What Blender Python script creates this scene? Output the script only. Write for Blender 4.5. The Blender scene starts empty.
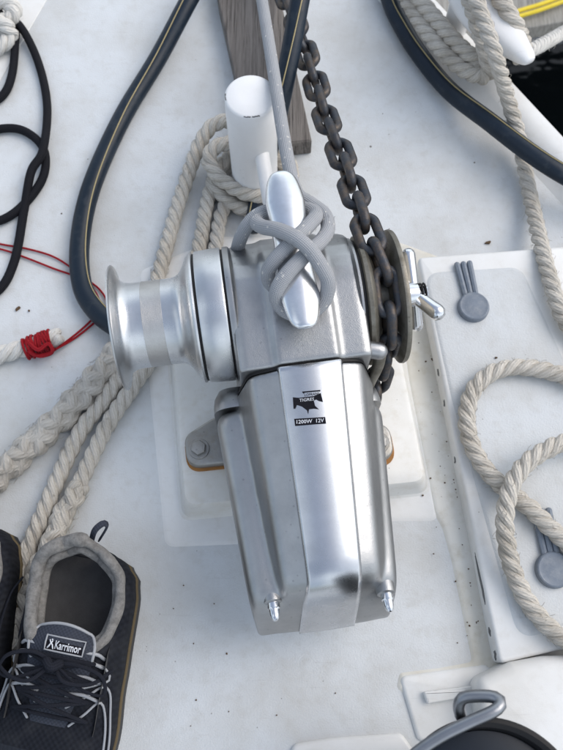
import bpy, bmesh, math, random
from mathutils import Vector, Matrix, Quaternion, noise
from mathutils.geometry import tessellate_polygon
random.seed(7)
C = bpy.context.scene.collection
R = math.radians
PI = math.pi

# ------------------------------------------------------------------ camera, sky, sun, exposure
CAM_H, FPX, PITCH = 0.9, 800.0, R(70.6)
cam_d = bpy.data.cameras.new('camera'); cam = bpy.data.objects.new('camera', cam_d); C.objects.link(cam)
bpy.context.scene.camera = cam
cam.location = (0, 0, CAM_H)
cam.rotation_euler = (PI / 2 - PITCH, 0, 0)
cam_d.sensor_fit = 'VERTICAL'; cam_d.sensor_height = 36; cam_d.sensor_width = 27
cam_d.lens = 36 * FPX / 750
cam_d.clip_start = 0.02; cam_d.clip_end = 3000
cam_d.dof.use_dof = True; cam_d.dof.focus_distance = 0.78; cam_d.dof.aperture_fstop = 9
sc = bpy.context.scene
SUN_EL, SUN_AZ = R(48), R(72)            # azimuth clockwise from +Y
w = bpy.data.worlds.new('World'); sc.world = w; w.use_nodes = True
nt = w.node_tree; sky = nt.nodes.new('ShaderNodeTexSky'); sky.sky_type = 'NISHITA'
sky.sun_disc = False; sky.sun_elevation = SUN_EL; sky.sun_rotation = SUN_AZ
sky.air_density = 1.0; sky.dust_density = 3.0; sky.ozone_density = 1.0
# thin broken cloud all over the sky: the same everywhere, denser in soft patches
tc = nt.nodes.new('ShaderNodeTexCoord'); nz = nt.nodes.new('ShaderNodeTexNoise'); nz.inputs['Scale'].default_value = 1.4; nz.inputs['Detail'].default_value = 2
nt.links.new(tc.outputs['Generated'], nz.inputs['Vector'])
cr_ = nt.nodes.new('ShaderNodeMapRange'); cr_.inputs['From Min'].default_value = .40; cr_.inputs['From Max'].default_value = .68; cr_.inputs['To Min'].default_value = .16; cr_.inputs['To Max'].default_value = 1.0
nt.links.new(nz.outputs['Fac'], cr_.inputs['Value'])
mx = nt.nodes.new('ShaderNodeMix'); mx.data_type = 'RGBA'; mx.inputs[7].default_value = (8.1, 8.8, 9.5, 1)
nt.links.new(cr_.outputs['Result'], mx.inputs[0]); nt.links.new(sky.outputs[0], mx.inputs[6])
bg = nt.nodes['Background']; bg.inputs['Strength'].default_value = 0.15
nt.links.new(mx.outputs[2], bg.inputs['Color'])
sun_d = bpy.data.lights.new('sun', 'SUN'); sun = bpy.data.objects.new('sun', sun_d); C.objects.link(sun)
sun_d.energy = 1.15; sun_d.angle = R(46); sun_d.color = (1.0, 0.96, 0.91)
sd = Vector((math.sin(SUN_AZ) * math.cos(SUN_EL), math.cos(SUN_AZ) * math.cos(SUN_EL), math.sin(SUN_EL)))
sun.rotation_euler = sd.to_track_quat('Z', 'Y').to_euler(); sun.location = sd * 5
sc.view_settings.view_transform = 'Standard'; sc.view_settings.look = 'None'
sc.view_settings.gamma = 1; sc.view_settings.exposure = 0.10

# ------------------------------------------------------------------ measuring helpers
_c, _s = math.cos(PITCH), math.sin(PITCH)
def P(px, py, z):
    """point of the place seen at pixel (px, py) of the 563x750 photograph, at height z"""
    dx = (px - 281.5) / FPX; dy = (375 - py) / FPX
    r = Vector((dx, _c + dy * _s, -_s + dy * _c)); t = (z - CAM_H) / r.z
    return Vector((r.x * t, r.y * t, z))
W_YAW = R(7.9)
W_O = P(291, 330, 0.15); W_O.z = 0
W_M = Matrix.Translation(W_O) @ Matrix.Rotation(W_YAW, 4, 'Z')
W_I = W_M.inverted()
def WL(px, py, z): return W_I @ P(px, py, z)

# ------------------------------------------------------------------ mesh builder
def catmull(pts, step):
    pts = [Vector(p) for p in pts]
    q = [pts[0] * 2 - pts[1]] + pts + [pts[-1] * 2 - pts[-2]]
    fine = []
    for i in range(1, len(q) - 2):
        p0, p1, p2, p3 = q[i - 1], q[i], q[i + 1], q[i + 2]
        n = 24
        for k in range(n):
            t = k / n
            fine.append(0.5 * ((2 * p1) + (p2 - p0) * t + (2 * p0 - 5 * p1 + 4 * p2 - p3) * t * t + (3 * p1 - p0 - 3 * p2 + p3) * t ** 3))
    fine.append(q[-2])
    L = [0]
    for a, b in zip(fine, fine[1:]): L.append(L[-1] + (b - a).length)
    n = max(2, int(round(L[-1] / step))); out = []; j = 0
    for k in range(n + 1):
        d = L[-1] * k / n
        while j < len(fine) - 2 and L[j + 1] < d: j += 1
        u = (d - L[j]) / max(1e-9, L[j + 1] - L[j]); out.append(fine[j].lerp(fine[j + 1], min(1, u)))
    return out

def frames(path, up=(0, 0, 1)):
    n = len(path); T = []
    for i in range(n):
        t = path[min(n - 1, i + 1)] - path[max(0, i - 1)]
        T.append(t.normalized())
    u = Vector(up); u = u - T[0] * u.dot(T[0])
    if u.length < 1e-4: u = T[0].orthogonal()
    u.normalize(); F = []
    for i in range(n):
        if i:
            q = T[i - 1].rotation_difference(T[i]); u = q @ u
            u = (u - T[i] * u.dot(T[i])).normalized()
        F.append((T[i], u.copy(), T[i].cross(u)))
    return F

class MB:
    def __init__(s): s.v = []; s.f = []; s.uv = []
    def add(s, verts, faces, uvs=None):
        b = len(s.v); s.v += [Vector(x) for x in verts]
        for i, f in enumerate(faces):
            s.f.append([b + k for k in f]); s.uv.append(uvs[i] if uvs else None)
        return s
    def grid(s, rings, closed=True, cap0=False, cap1=False, us=None):
        n = len(rings[0]); V = [p for r in rings for p in r]; F = []; U = []
        m = n if closed else n - 1
        for i in range(len(rings) - 1):
            u0 = us[i] if us else i; u1 = us[i + 1] if us else i + 1
            for k in range(m):
                k2 = (k + 1) % n
                F.append([i * n + k, i * n + k2, (i + 1) * n + k2, (i + 1) * n + k])
                U.append([(u0, k / m), (u0, (k + 1) / m), (u1, (k + 1) / m), (u1, k / m)])
        for use, b in ((cap0, 0), (cap1, (len(rings) - 1) * n)):
            if not use: continue
            if n <= 30: F.append([b + k for k in range(n)]); U.append([(0, 0)] * n)
            else:
                for t in tessellate_polygon([[V[b + k] for k in range(n)]]):
                    if len(set(t)) == 3: F.append([b + k for k in t]); U.append([(0, 0)] * 3)
        return s.add(V, F, U)
    def tube(s, path, r, n=10, cap='round', flat=1.0, up=(0, 0, 1)):
        F = frames(path, up); rings = []; us = []; L = 0
        rad = r if callable(r) else (lambda i, m: r)
        m = len(path); seq = []
        for i, p in enumerate(path):
            if i: L += (p - path[i - 1]).length
            seq.append((p, F[i], rad(i, m), L))
        if cap == 'round':
            p, f, q, l = seq[0]; pre = [(p - f[0] * q * math.sin(a), f, q * math.cos(a), l - q * math.sin(a)) for a in (R(84), R(60), R(30))]
            p, f, q, l = seq[-1]; post = [(p + f[0] * q * math.sin(a), f, q * math.cos(a), l + q * math.sin(a)) for a in (R(30), R(60), R(84))]
            seq = pre + seq + post
        for p, f, q, l in seq:
            rings.append([p + f[1] * (q * flat * math.cos(2 * PI * k / n)) + f[2] * (q * math.sin(2 * PI * k / n)) for k in range(n)]); us.append(l)
        return s.grid(rings, True, bool(cap), bool(cap), us)
    def lathe(s, prof, o, axis, n=64):
        """prof: (along, radius)"""
        axis = Vector(axis).normalized(); a = axis.orthogonal().normalized(); b = axis.cross(a); o = Vector(o)
        rings = [[o + axis * h + (a * math.cos(2 * PI * k / n) + b * math.sin(2 * PI * k / n)) * r for k in range(n)] for h, r in prof]
        return s.grid(rings, True, prof[0][1] > 1e-6, prof[-1][1] > 1e-6, [p[0] for p in prof])
    def prism(s, poly, z0, z1, bev=0.0, seg=3, zf=None):
        """poly CCW list of (x, y); walls z0..z1 and a rounded top edge"""
        poly = [Vector((p[0], p[1])) for p in poly]; n = len(poly); nm = []
        for i in range(n):
            a = (poly[i] - poly[i - 1]); b = (poly[(i + 1) % n] - poly[i])
            a = Vector((a.y, -a.x)).normalized(); b = Vector((b.y, -b.x)).normalized()
            m = (a + b); m = m.normalized() if m.length > 1e-6 else a
            nm.append(m / max(0.5, m.dot(a)))
        lv = [(0, z0), (0, z1 - bev)] + [(bev * (1 - math.cos(t)), z1 - bev + bev * math.sin(t)) for t in [PI / 2 * k / seg for k in range(1, seg + 1)]] if bev > 0 else [(0, z0), (0, z1)]
        rings = []
        for ins, z in lv:
            rings.append([Vector((p.x - q.x * ins, p.y - q.y * ins, z + (zf(p.x, p.y) if zf else 0))) for p, q in zip(poly, nm)])
        return s.grid(rings, True, True, True)
    def build(s, name, mat, parent=None, origin=None, smooth=True, angle=35, xf=None):
        o0 = Vector(origin) if origin is not None else Vector((0, 0, 0))
        me = bpy.data.meshes.new(name)
        V = [(xf @ v if xf else v) - o0 for v in s.v]
        me.from_pydata([tuple(v) for v in V], [], s.f)
        if any(u for u in s.uv):
            uvl = me.uv_layers.new(name='UVMap'); d = []
            for f, u in zip(s.f, s.uv):
                for k in range(len(f)): d += list(u[k]) if u else [0, 0]
            uvl.data.foreach_set('uv', d)
        me.materials.append(mat)
        me.polygons.foreach_set('use_smooth', [smooth] * len(me.polygons))
        me.update(); me.validate()
        bm = bmesh.new(); bm.from_mesh(me); bmesh.ops.recalc_face_normals(bm, faces=bm.faces)
        bm.to_mesh(me); bm.free()
        if smooth and angle: me.set_sharp_from_angle(angle=R(angle))
        o = bpy.data.objects.new(name, me); C.objects.link(o)
        if parent is not None: o.parent = parent
        elif origin is not None: o.location = o0
        return o

def tag(o, label=None, cat=None, group=None, kind=None):
    if label: o['label'] = label
    if cat: o['category'] = cat
    if group: o['group'] = group
    if kind: o['kind'] = kind
    return o
def thing(name, label, cat, loc, group=None, rz=0):
    o = bpy.data.objects.new(name, None); C.objects.link(o); o.location = loc; o.rotation_euler = (0, 0, rz)
    o.empty_display_size = 0.02
    return tag(o, label, cat, group)
def copy_tree(o, parent=None):
    c = o.copy(); C.objects.link(c)
    if parent is not None: c.parent = parent
    for ch in list(o.children): copy_tree(ch, c)
    return c
def round_poly(pts, r, n=6):
    pts = [Vector((p[0], p[1])) for p in pts]; out = []; m = len(pts)
    rr = r if isinstance(r, (list, tuple)) else [r] * m
    for i in range(m):
        p = pts[i]; a = pts[i - 1] - p; b = pts[(i + 1) % m] - p; la, lb = a.length, b.length
        if rr[i] <= 0: out += [p.copy() for _ in range(n + 1)] if isinstance(r, (list, tuple)) else [p]; continue
        a.normalize(); b.normalize(); ang = a.angle(b); d = min(rr[i] / math.tan(ang / 2), la * .49, lb * .49)
        p0 = p + a * d; p1 = p + b * d
        for k in range(n + 1):
            t = k / n; out.append((p0 * (1 - t) ** 2 + p * 2 * t * (1 - t) + p1 * t * t))
    return out
def ccw(pts):
    a = sum(p[0] * q[1] - q[0] * p[1] for p, q in zip(pts, list(pts[1:]) + [pts[0]]))
    return pts if a > 0 else pts[::-1]
def sheet(poly, h=.0014, lip=.006):
    m = MB(); poly = [Vector((p[0], p[1])) for p in poly]; n = len(poly); nm = []
    for i in range(n):
        a = (poly[i] - poly[i - 1]); b = (poly[(i + 1) % n] - poly[i])
        a = Vector((a.y, -a.x)).normalized(); b = Vector((b.y, -b.x)).normalized(); q = a + b
        q = q.normalized() if q.length > 1e-6 else a; nm.append(q / max(.6, q.dot(a)))
    rings = [[Vector((p.x - q.x * lip * i, p.y - q.y * lip * i, z)) for p, q in zip(poly, nm)] for i, z in ((0, -.001), (0, .0001), (.15, h * .25), (.4, h * .7), (.7, h * .95), (1, h))]
    return m.grid(rings, True, True, True)
def px_poly(pts, z): return ccw([P(x, y, z).xy for x, y in pts])

# ------------------------------------------------------------------ materials
def nodes(name):
    m = bpy.data.materials.new(name); m.use_nodes = True
    return m, m.node_tree, m.node_tree.nodes['Principled BSDF']
class N:
    def __init__(s, t): s.t = t
    def __call__(s, typ, ins=None, **kw):
        n = s.t.nodes.new(typ)
        for k, v in kw.items(): setattr(n, k, v)
        for k, v in (ins or {}).items():
            if isinstance(v, bpy.types.NodeSocket): s.t.links.new(v, n.inputs[k])
            else: n.inputs[k].default_value = v
        return n
    def ramp(s, fac, stops, interp='LINEAR'):
        n = s.t.nodes.new('ShaderNodeValToRGB'); cr = n.color_ramp; cr.interpolation = interp
        while len(cr.elements) > 1: cr.elements.remove(cr.elements[-1])
        cr.elements[0].position = stops[0][0]; cr.elements[0].color = col(stops[0][1])
        for p, c_ in stops[1:]:
            e = cr.elements.new(p); e.color = col(c_)
        s.t.links.new(fac, n.inputs[0]); return n.outputs['Color']
    def mix(s, fac, a, b, mode='MIX'):
        n = s.t.nodes.new('ShaderNodeMix'); n.data_type = 'RGBA'; n.blend_type = mode
        for k, v in ((0, fac), (6, a), (7, b)):
            if isinstance(v, bpy.types.NodeSocket): s.t.links.new(v, n.inputs[k])
            else: n.inputs[k].default_value = v if k == 0 else col(v)
        return n.outputs[2]
    def math(s, op, a, b=0.0):
        n = s.t.nodes.new('ShaderNodeMath'); n.operation = op
        for k, v in ((0, a), (1, b)):
            if isinstance(v, bpy.types.NodeSocket): s.t.links.new(v, n.inputs[k])
            else: n.inputs[k].default_value = v
        return n.outputs[0]
    def noise(s, vec, scale, detail=3, rough=.55):
        return s('ShaderNodeTexNoise', {'Vector': vec, 'Scale': scale, 'Detail': detail, 'Roughness': rough}).outputs['Fac']
    def bump(s, h, strength, dist=.001, prev=None):
        ins = {'Height': h, 'Strength': strength, 'Distance': dist}
        if prev is not None: ins['Normal'] = prev
        return s('ShaderNodeBump', ins).outputs['Normal']
def col(c): return (c[0], c[1], c[2], 1) if not isinstance(c, (int, float)) else (c, c, c, 1)
def link(t, a, b): t.links.new(a, b)
def setp(b, **kw):
    for k, v in kw.items(): b.inputs[k.replace('_', ' ')].default_value = v

def gelcoat(name, base, stain, stain_amt=.35, speck=.5, rough=.38, grain=.25, gscale=900):
    m, t, b = nodes(name); n = N(t); co = n('ShaderNodeTexCoord').outputs['Object']
    big = n.noise(co, 7, 5, .6); fine = n.noise(co, 60, 4, .7)
    a = n.math('MULTIPLY', n.ramp(big, [(.42, 0), (.75, 1)]), stain_amt)
    c1 = n.mix(a, base, stain)
    c1 = n.mix(n.math('MULTIPLY', n.ramp(fine, [(.5, 0), (.8, 1)]), stain_amt * .7), c1, stain)
    # scattered dirt specks
    vo = n('ShaderNodeTexVoronoi', {'Vector': co, 'Scale': 42.0, 'Randomness': 1.0})
    pick = n.math('GREATER_THAN', n('ShaderNodeSeparateColor', {'Color': vo.outputs['Color']}).outputs[0], 1 - .14 * speck)
    dot = n.math('LESS_THAN', vo.outputs['Distance'], n.math('MULTIPLY', n('ShaderNodeSeparateColor', {'Color': vo.outputs['Color']}).outputs[1], .085))
    vo2 = n('ShaderNodeTexVoronoi', {'Vector': co, 'Scale': 160.0})
    dot2 = n.math('LESS_THAN', vo2.outputs['Distance'], .11)
    pick2 = n.math('GREATER_THAN', n('ShaderNodeSeparateColor', {'Color': vo2.outputs['Color']}).outputs[0], 1 - .05 * speck)
    sp = n.math('MAXIMUM', n.math('MULTIPLY', pick, dot), n.math('MULTIPLY', n.math('MULTIPLY', pick2, dot2), .6))
    c1 = n.mix(n.math('MULTIPLY', sp, .85), c1, (.09, .075, .06))
    # faint scuffs
    mp = n('ShaderNodeMapping', {'Vector': co, 'Rotation': (0, 0, .9), 'Scale': (4, 55, 1)})
    sc_ = n.ramp(n.noise(mp.outputs[0], 4, 3, .6), [(.66, 0), (.72, 1)])
    c1 = n.mix(n.math('MULTIPLY', sc_, .16), c1, (.35, .34, .33))
    link(t, c1, b.inputs['Base Color'])
    link(t, n.ramp(fine, [(.2, rough - .08), (.8, rough + .14)]), b.inputs['Roughness'])
    h = n.noise(co, gscale, 2, .5)
    link(t, n.bump(n.noise(co, 25, 2, .5), .15, .004, n.bump(h, grain, .0009)), b.inputs['Normal'])
    b.inputs['Specular IOR Level'].default_value = .4
    return m
DECK = gelcoat('deck_nonskid', (.625, .650, .668), (.47, .46, .43), .75, .35, .5, .45, 560)
WHITE = gelcoat('white_gelcoat', (.76, .765, .76), (.56, .53, .47), .5, .35, .34, .1)
CREAM = gelcoat('stained_gelcoat', (.735, .725, .68), (.46, .405, .29), .7, 1.4, .45, .15)
PLINTHM = gelcoat('plinth_gelcoat', (.755, .755, .735), (.56, .51, .41), .65, .6, .36, .1)
PAINT = gelcoat('white_paint', (.80, .80, .80), (.62, .60, .56), .22, .3, .3, .1)
HATCHM = gelcoat('hatch_nonskid', (.61, .637, .657), (.49, .48, .45), .65, .3, .48, .45, 560)

def metal(name, base, rough, var=.12, bump=.15, bscale=900, spots=0.0, rings=0, grime=None, metallic=1.0):
    m, t, b = nodes(name); n = N(t); co = n('ShaderNodeTexCoord').outputs['Object']
    f1 = n.noise(co, 35, 5, .65); f2 = n.noise(co, 180, 3, .6)
    dk = tuple(x * .84 for x in base)
    c1 = n.mix(n.ramp(f1, [(.35, 0), (.72, 1)]), base, dk)
    if spots:
        vo = n('ShaderNodeTexVoronoi', {'Vector': co, 'Scale': 210.0})
        pk = n.math('GREATER_THAN', n('ShaderNodeSeparateColor', {'Color': vo.outputs['Color']}).outputs[0], .9)
        d = n.math('MULTIPLY', n.math('MULTIPLY', n.math('LESS_THAN', vo.outputs['Distance'], .22), pk), spots)
        c1 = n.mix(d, c1, tuple(x * .4 for x in base))
    if grime:
        c1 = n.mix(n.math('MULTIPLY', n.ramp(n.noise(co, 60, 5, .7), [(.45, 0), (.68, 1)]), grime[1]), c1, grime[0])
    link(t, c1, b.inputs['Base Color'])
    b.inputs['Metallic'].default_value = metallic
    link(t, n.math('ADD', n.math('MULTIPLY', f1, var * 2), rough - var), b.inputs['Roughness'])
    nm = n.bump(n.noise(co, bscale, 2, .6), bump, .0004)
    nm = n.bump(f2, bump * .5, .0008, nm)
    if rings:
        uv = n('ShaderNodeUVMap').outputs[0]
        sx = n('ShaderNodeSeparateXYZ', {'Vector': uv}).outputs[0]
        cv = n('ShaderNodeCombineXYZ', {'X': n.math('MULTIPLY', sx, rings)}).outputs[0]
        nm = n.bump(n.noise(cv, 1.0, 3, .7), .25, .0002, nm)
    link(t, nm, b.inputs['Normal'])
    return m
CAST = metal('cast_aluminium', (.42, .425, .43), .38, .10, .35, 1100, .35, 0, ((.40, .40, .40), .3))
POLISH = metal('polished_plate', (.64, .65, .67), .27, .04, .03, 500)
CHROME = metal('chrome', (.76, .77, .79), .13, .03, .02, 500)
STEEL = metal('dull_steel', (.30, .31, .33), .38, .05, .1, 600)
SATIN = metal('satin_chrome', (.84, .85, .87), .24, .04, .04, 600)
DRUMM = metal('turned_aluminium', (.68, .69, .70), .28, .04, .04, 700, .12, 5000)
# lathe-turned: fine grooves run round the axis, so highlights stretch along it
_t = DRUMM.node_tree; _n = N(_t); _b = _t.nodes['Principled BSDF']; _tg = _n('ShaderNodeTangent', None, direction_type='RADIAL', axis='X')
_t.links.new(_tg.outputs[0], _b.inputs['Tangent']); _b.inputs['Anisotropic'].default_value = .8
KNURL = metal('scuffed_band', (.56, .55, .535), .42, .1, .5, 1500, .3, 6000)
GALV = metal('grimy_galvanised', (.26, .245, .21), .5, .12, .5, 700, .5, 0, ((.13, .115, .085), .7), .75)
CHAINM = metal('dark_chain_steel', (.052, .058, .070), .46, .1, .9, 420, .3, 0, ((.16, .11, .065), .8), .45)
_t = CHAINM.node_tree; _n = N(_t); _oi = _n('ShaderNodeObjectInfo').outputs['Random']; _b = _t.nodes['Principled BSDF']
_src = _b.inputs['Base Color'].links[0].from_socket
_t.links.new(_n.mix(_n.math('MULTIPLY', _oi, .45), _src, (.022, .026, .036)), _b.inputs['Base Color'])
FOOTM = metal('weathered_foot', (.40, .395, .38), .52, .1, .5, 900, .4, 0, ((.30, .27, .22), .6))

def simple(name, base, rough=.5, var=.15, bump=.1, scale=400, metallic=0, coat=0):
    m, t, b = nodes(name); n = N(t); co = n('ShaderNodeTexCoord').outputs['Object']
    f = n.noise(co, scale * .1, 4, .6)
    link(t, n.mix(f, tuple(x * (1 - var) for x in base), tuple(min(1, x * (1 + var)) for x in base)), b.inputs['Base Color'])
    b.inputs['Roughness'].default_value = rough; b.inputs['Metallic'].default_value = metallic
    link(t, n.bump(n.noise(co, scale, 3, .6), bump, .0006), b.inputs['Normal'])
    b.inputs['Coat Weight'].default_value = coat
    return m
BLACK = simple('black_rubber', (.012, .012, .013), .5)
RUST = simple('rust_stain', (.32, .15, .045), .85, .5, .4)
INK = simple('black_print', (.010, .010, .014), .75)
INK.node_tree.nodes['Principled BSDF'].inputs['Specular IOR Level'].default_value = .1
INKW = simple('pale_print', (.62, .64, .68), .4)
PLASTIC = simple('grey_plastic', (.15, .18, .225), .48, .18, .25, 500)
_t = PLASTIC.node_tree; _n = N(_t); _b = _t.nodes['Principled BSDF']; _co = _n('ShaderNodeTexCoord').outputs['Object']; _src = _b.inputs['Base Color'].links[0].from_socket
_t.links.new(_n.mix(_n.math('MULTIPLY', _n.ramp(_n.noise(_co, 120, 6, .75), [(.45, 0), (.7, 1)]), .6), _src, (.27, .29, .31)), _b.inputs['Base Color'])
HOSE = simple('navy_hose', (.009, .017, .029), .50, .5, .35, 180)
_t = HOSE.node_tree; _n = N(_t); _b = _t.nodes['Principled BSDF']; _co = _n('ShaderNodeTexCoord').outputs['Object']; _src = _b.inputs['Base Color'].links[0].from_socket
_sc = _n.math('MULTIPLY', _n.ramp(_n.noise(_co, 55, 6, .75), [(.52, 0), (.72, 1)]), .55)
_t.links.new(_n.mix(_sc, _src, (.045, .055, .065)), _b.inputs['Base Color'])
_b.inputs['Specular IOR Level'].default_value = .3
_t.links.new(_n.math('ADD', _n.math('MULTIPLY', _sc, .5), .38), _b.inputs['Roughness'])
GOLD = simple('yellow_stripe', (.36, .29, .14), .5, .3)
CHIP = simple('chipped_primer', (.13, .135, .14), .8, .4)
BROWN = simple('brown_rust_flake', (.10, .06, .03), .85, .5)
NAVYGLOSS = simple('navy_gloss', (.008, .013, .022), .32, .3, .03)
for _m in (NAVYGLOSS, BLACK): _m.node_tree.nodes['Principled BSDF'].inputs['Specular IOR Level'].default_value = .22
YELLOW = simple('yellow_line', (.75, .58, .03), .6, .2)

def rope_mat(name, base, dark, freq=2600, tw=2.0, rough=.85, stain=.35, fleck=None, bump=.7):
    """fibres follow the strand: u runs along it in metres, v round it"""
    m, t, b = nodes(name); n = N(t); uv = n('ShaderNodeUVMap').outputs[0]
    co = n('ShaderNodeTexCoord').outputs['Object']
    sp = n('ShaderNodeSeparateXYZ', {'Vector': uv}); u, v = sp.outputs[0], sp.outputs[1]
    ph = n.math('ADD', n.math('MULTIPLY', v, 2 * PI * 9), n.math('MULTIPLY', u, freq * .25))
    yarn = n.math('ADD', n.math('MULTIPLY', n.math('SINE', ph), .5), .5)
    fib = n.noise(n('ShaderNodeCombineXYZ', {'X': n.math('MULTIPLY', u, 90), 'Y': n.math('MULTIPLY', n.math('ADD', v, n.math('MULTIPLY', u, 40)), 14)}).outputs[0], 3, 4, .7)
    c1 = n.mix(n.math('MULTIPLY', n.ramp(fib, [(.35, 1), (.6, 0)]), .55), base, dark)
    c1 = n.mix(n.math('MULTIPLY', n.math('SUBTRACT', 1.0, yarn), .22), c1, dark)
    c1 = n.mix(n.math('MULTIPLY', n.ramp(n.noise(co, 22, 4, .6), [(.45, 0), (.75, 1)]), stain), c1, dark)
    if fleck:
        vo = n('ShaderNodeTexVoronoi', {'Vector': n('ShaderNodeCombineXYZ', {'X': n.math('MULTIPLY', u, 75), 'Y': n.math('MULTIPLY', v, 5)}).outputs[0], 'Scale': 1.0})
        pk = n.math('GREATER_THAN', n('ShaderNodeSeparateColor', {'Color': vo.outputs['Color']}).outputs[0], .72)
        c1 = n.mix(n.math('MULTIPLY', n.math('MULTIPLY', n.math('LESS_THAN', vo.outputs['Distance'], .28), pk), .8), c1, fleck)
    link(t, c1, b.inputs['Base Color']); b.inputs['Roughness'].default_value = rough
    b.inputs['Specular IOR Level'].default_value = .2
    link(t, n.bump(yarn, bump, .0006, n.bump(fib, bump, .0007)), b.inputs['Normal'])
    return m
ROPE = rope_mat('cream_rope', (.69, .655, .595), (.29, .255, .205), stain=.55)
ROPEW = rope_mat('white_rope', (.74, .73, .70), (.45, .42, .37), stain=.2)
ROPEOLD = rope_mat('grey_cream_rope', (.60, .57, .52), (.30, .27, .23), stain=.45)
def braid_mat(name, base, dark, fu, fv, rough=.7, fleck=None, bump=.6):
    m, t, b = nodes(name); n = N(t); uv = n('ShaderNodeUVMap').outputs[0]; co = n('ShaderNodeTexCoord').outputs['Object']
    sp = n('ShaderNodeSeparateXYZ', {'Vector': uv}); u, v = sp.outputs[0], sp.outputs[1]
    a = n.math('SINE', n.math('ADD', n.math('MULTIPLY', u, fu), n.math('MULTIPLY', v, 2 * PI * fv)))
    c = n.math('SINE', n.math('SUBTRACT', n.math('MULTIPLY', u, fu), n.math('MULTIPLY', v, 2 * PI * fv)))
    h = n.math('ADD', n.math('MULTIPLY', n.math('MULTIPLY', a, c), .5), .5)
    c1 = n.mix(h, dark, base)
    c1 = n.mix(n.math('MULTIPLY', n.ramp(n.noise(co, 40, 4, .6), [(.45, 0), (.7, 1)]), .4), c1, dark)
    if fleck:
        vo = n('ShaderNodeTexVoronoi', {'Vector': n('ShaderNodeCombineXYZ', {'X': n.math('MULTIPLY', u, 170), 'Y': n.math('MULTIPLY', v, 9)}).outputs[0], 'Scale': 1.0})
        pk = n.math('GREATER_THAN', n('ShaderNodeSeparateColor', {'Color': vo.outputs['Color']}).outputs[0], .7)
        c1 = n.mix(n.math('MULTIPLY', n.math('MULTIPLY', n.math('LESS_THAN', vo.outputs['Distance'], .25), pk), .75), c1, fleck)
    link(t, c1, b.inputs['Base Color']); b.inputs['Roughness'].default_value = rough
    b.inputs['Specular IOR Level'].default_value = .12
    link(t, n.bump(h, bump, .0006), b.inputs['Normal']); return m
GREYLINE = braid_mat('grey_braid', (.44, .45, .47), (.31, .32, .34), 2300, 12, .8, (.66, .64, .60), 1.0)
BLACKLINE = braid_mat('black_braid', (.016, .017, .022), (.006, .006, .008), 2600, 8, .7)
REDLINE = braid_mat('red_twine', (.42, .015, .025), (.2, .008, .012), 3000, 4, .6)
LACE = braid_mat('dark_lace', (.022, .024, .034), (.010, .011, .015), 3500, 5, .8)

def wood_mat(name, base, dark, rot):
    m, t, b = nodes(name); n = N(t); co = n('ShaderNodeTexCoord').outputs['Object']
    mp = n('ShaderNodeMapping', {'Vector': co, 'Rotation': (0, 0, rot), 'Scale': (170, 7, 60)}).outputs[0]
    g = n.noise(mp, 1, 6, .7); g2 = n.noise(n('ShaderNodeMapping', {'Vector': co, 'Rotation': (0, 0, rot), 'Scale': (500, 14, 60)}).outputs[0], 1, 3, .7)
    c1 = n.mix(n.ramp(g, [(.3, 0), (.7, 1)]), dark, base)
    c1 = n.mix(n.ramp(g2, [(.35, .8), (.5, 0)]), c1, tuple(x * .45 for x in dark))
    link(t, c1, b.inputs['Base Color']); b.inputs['Roughness'].default_value = .85
    link(t, n.bump(n.math('ADD', g, g2), .8, .0012), b.inputs['Normal']); return m

# ------------------------------------------------------------------ rope builders
def laid_rope(mb, path, r, pitch=.046, n=9, strands=3, phase=0, fuzz=0.0):
    path = catmull(path, pitch / 13); F = frames(path)
    d = 0; rs = r * .55; ro = r * .52
    D = [0]
    for a, b in zip(path, path[1:]): D.append(D[-1] + (b - a).length)
    for k in range(strands):
        sp = []
        for i, p in enumerate(path):
            a = -2 * PI * D[i] / pitch + 2 * PI * k / strands + phase
            wob = 1 + .06 * noise.noise(p * 60 + Vector((k * 9, 0, 0)))
            sp.append(p + (F[i][1] * math.cos(a) + F[i][2] * math.sin(a)) * ro * wob)
        sr = [rs * (1 + .07 * noise.noise(p * 90 + Vector((0, k * 5, 3)))) for p in sp]
        mb.tube(sp, lambda i, m: sr[i], n, 'round')
    return mb
def plait_rope(mb, path, r, pitch=.09, each=4, n=8, taper=None):
    path = catmull(path, pitch / 26); F = frames(path); D = [0]
    for a, b in zip(path, path[1:]): D.append(D[-1] + (b - a).length)
    for sgn in (1, -1):
        for k in range(each):
            sp = []
            for i, p in enumerate(path):
                a = sgn * 2 * PI * D[i] / pitch + 2 * PI * k / each + (0 if sgn > 0 else PI / each)
                wv = math.cos(2 * PI * D[i] / pitch * each * 1.0 + PI * k) * sgn
                q = r * (taper(i / len(path)) if taper else 1)
                rr = q * (.56 + .13 * wv + .12 * noise.noise(p * 70 + Vector((k * 7, sgn * 3, 0))))
                sp.append(p + (F[i][1] * math.cos(a) + F[i][2] * math.sin(a)) * rr)
            mb.tube(sp, lambda i, m: r * .43 * (1 + .16 * noise.noise(sp[i] * 110)), n, 'round')
    return mb
def fibres(mb, path, r, count, length=.006, rad=.00022):
    path = catmull(path, .004); F = frames(path)
    for _ in range(count):
        i = random.randrange(len(path)); a = random.uniform(0, 2 * PI)
        d = F[i][1] * math.cos(a) + F[i][2] * math.sin(a)
        p0 = path[i] + d * r * .9; t = F[i][0] * random.uniform(-1, 1)
        l = length * random.uniform(.4, 1.2)
        p1 = p0 + (d * .7 + t) * l * .5; p2 = p1 + (d * .2 + t + Vector((random.uniform(-.5, .5),) * 3)) * l * .6
        mb.tube([p0, p1, p2], rad, 3, None)
    return mb
def pxpath(pts): return [P(x, y, z) for x, y, z in pts]

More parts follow.
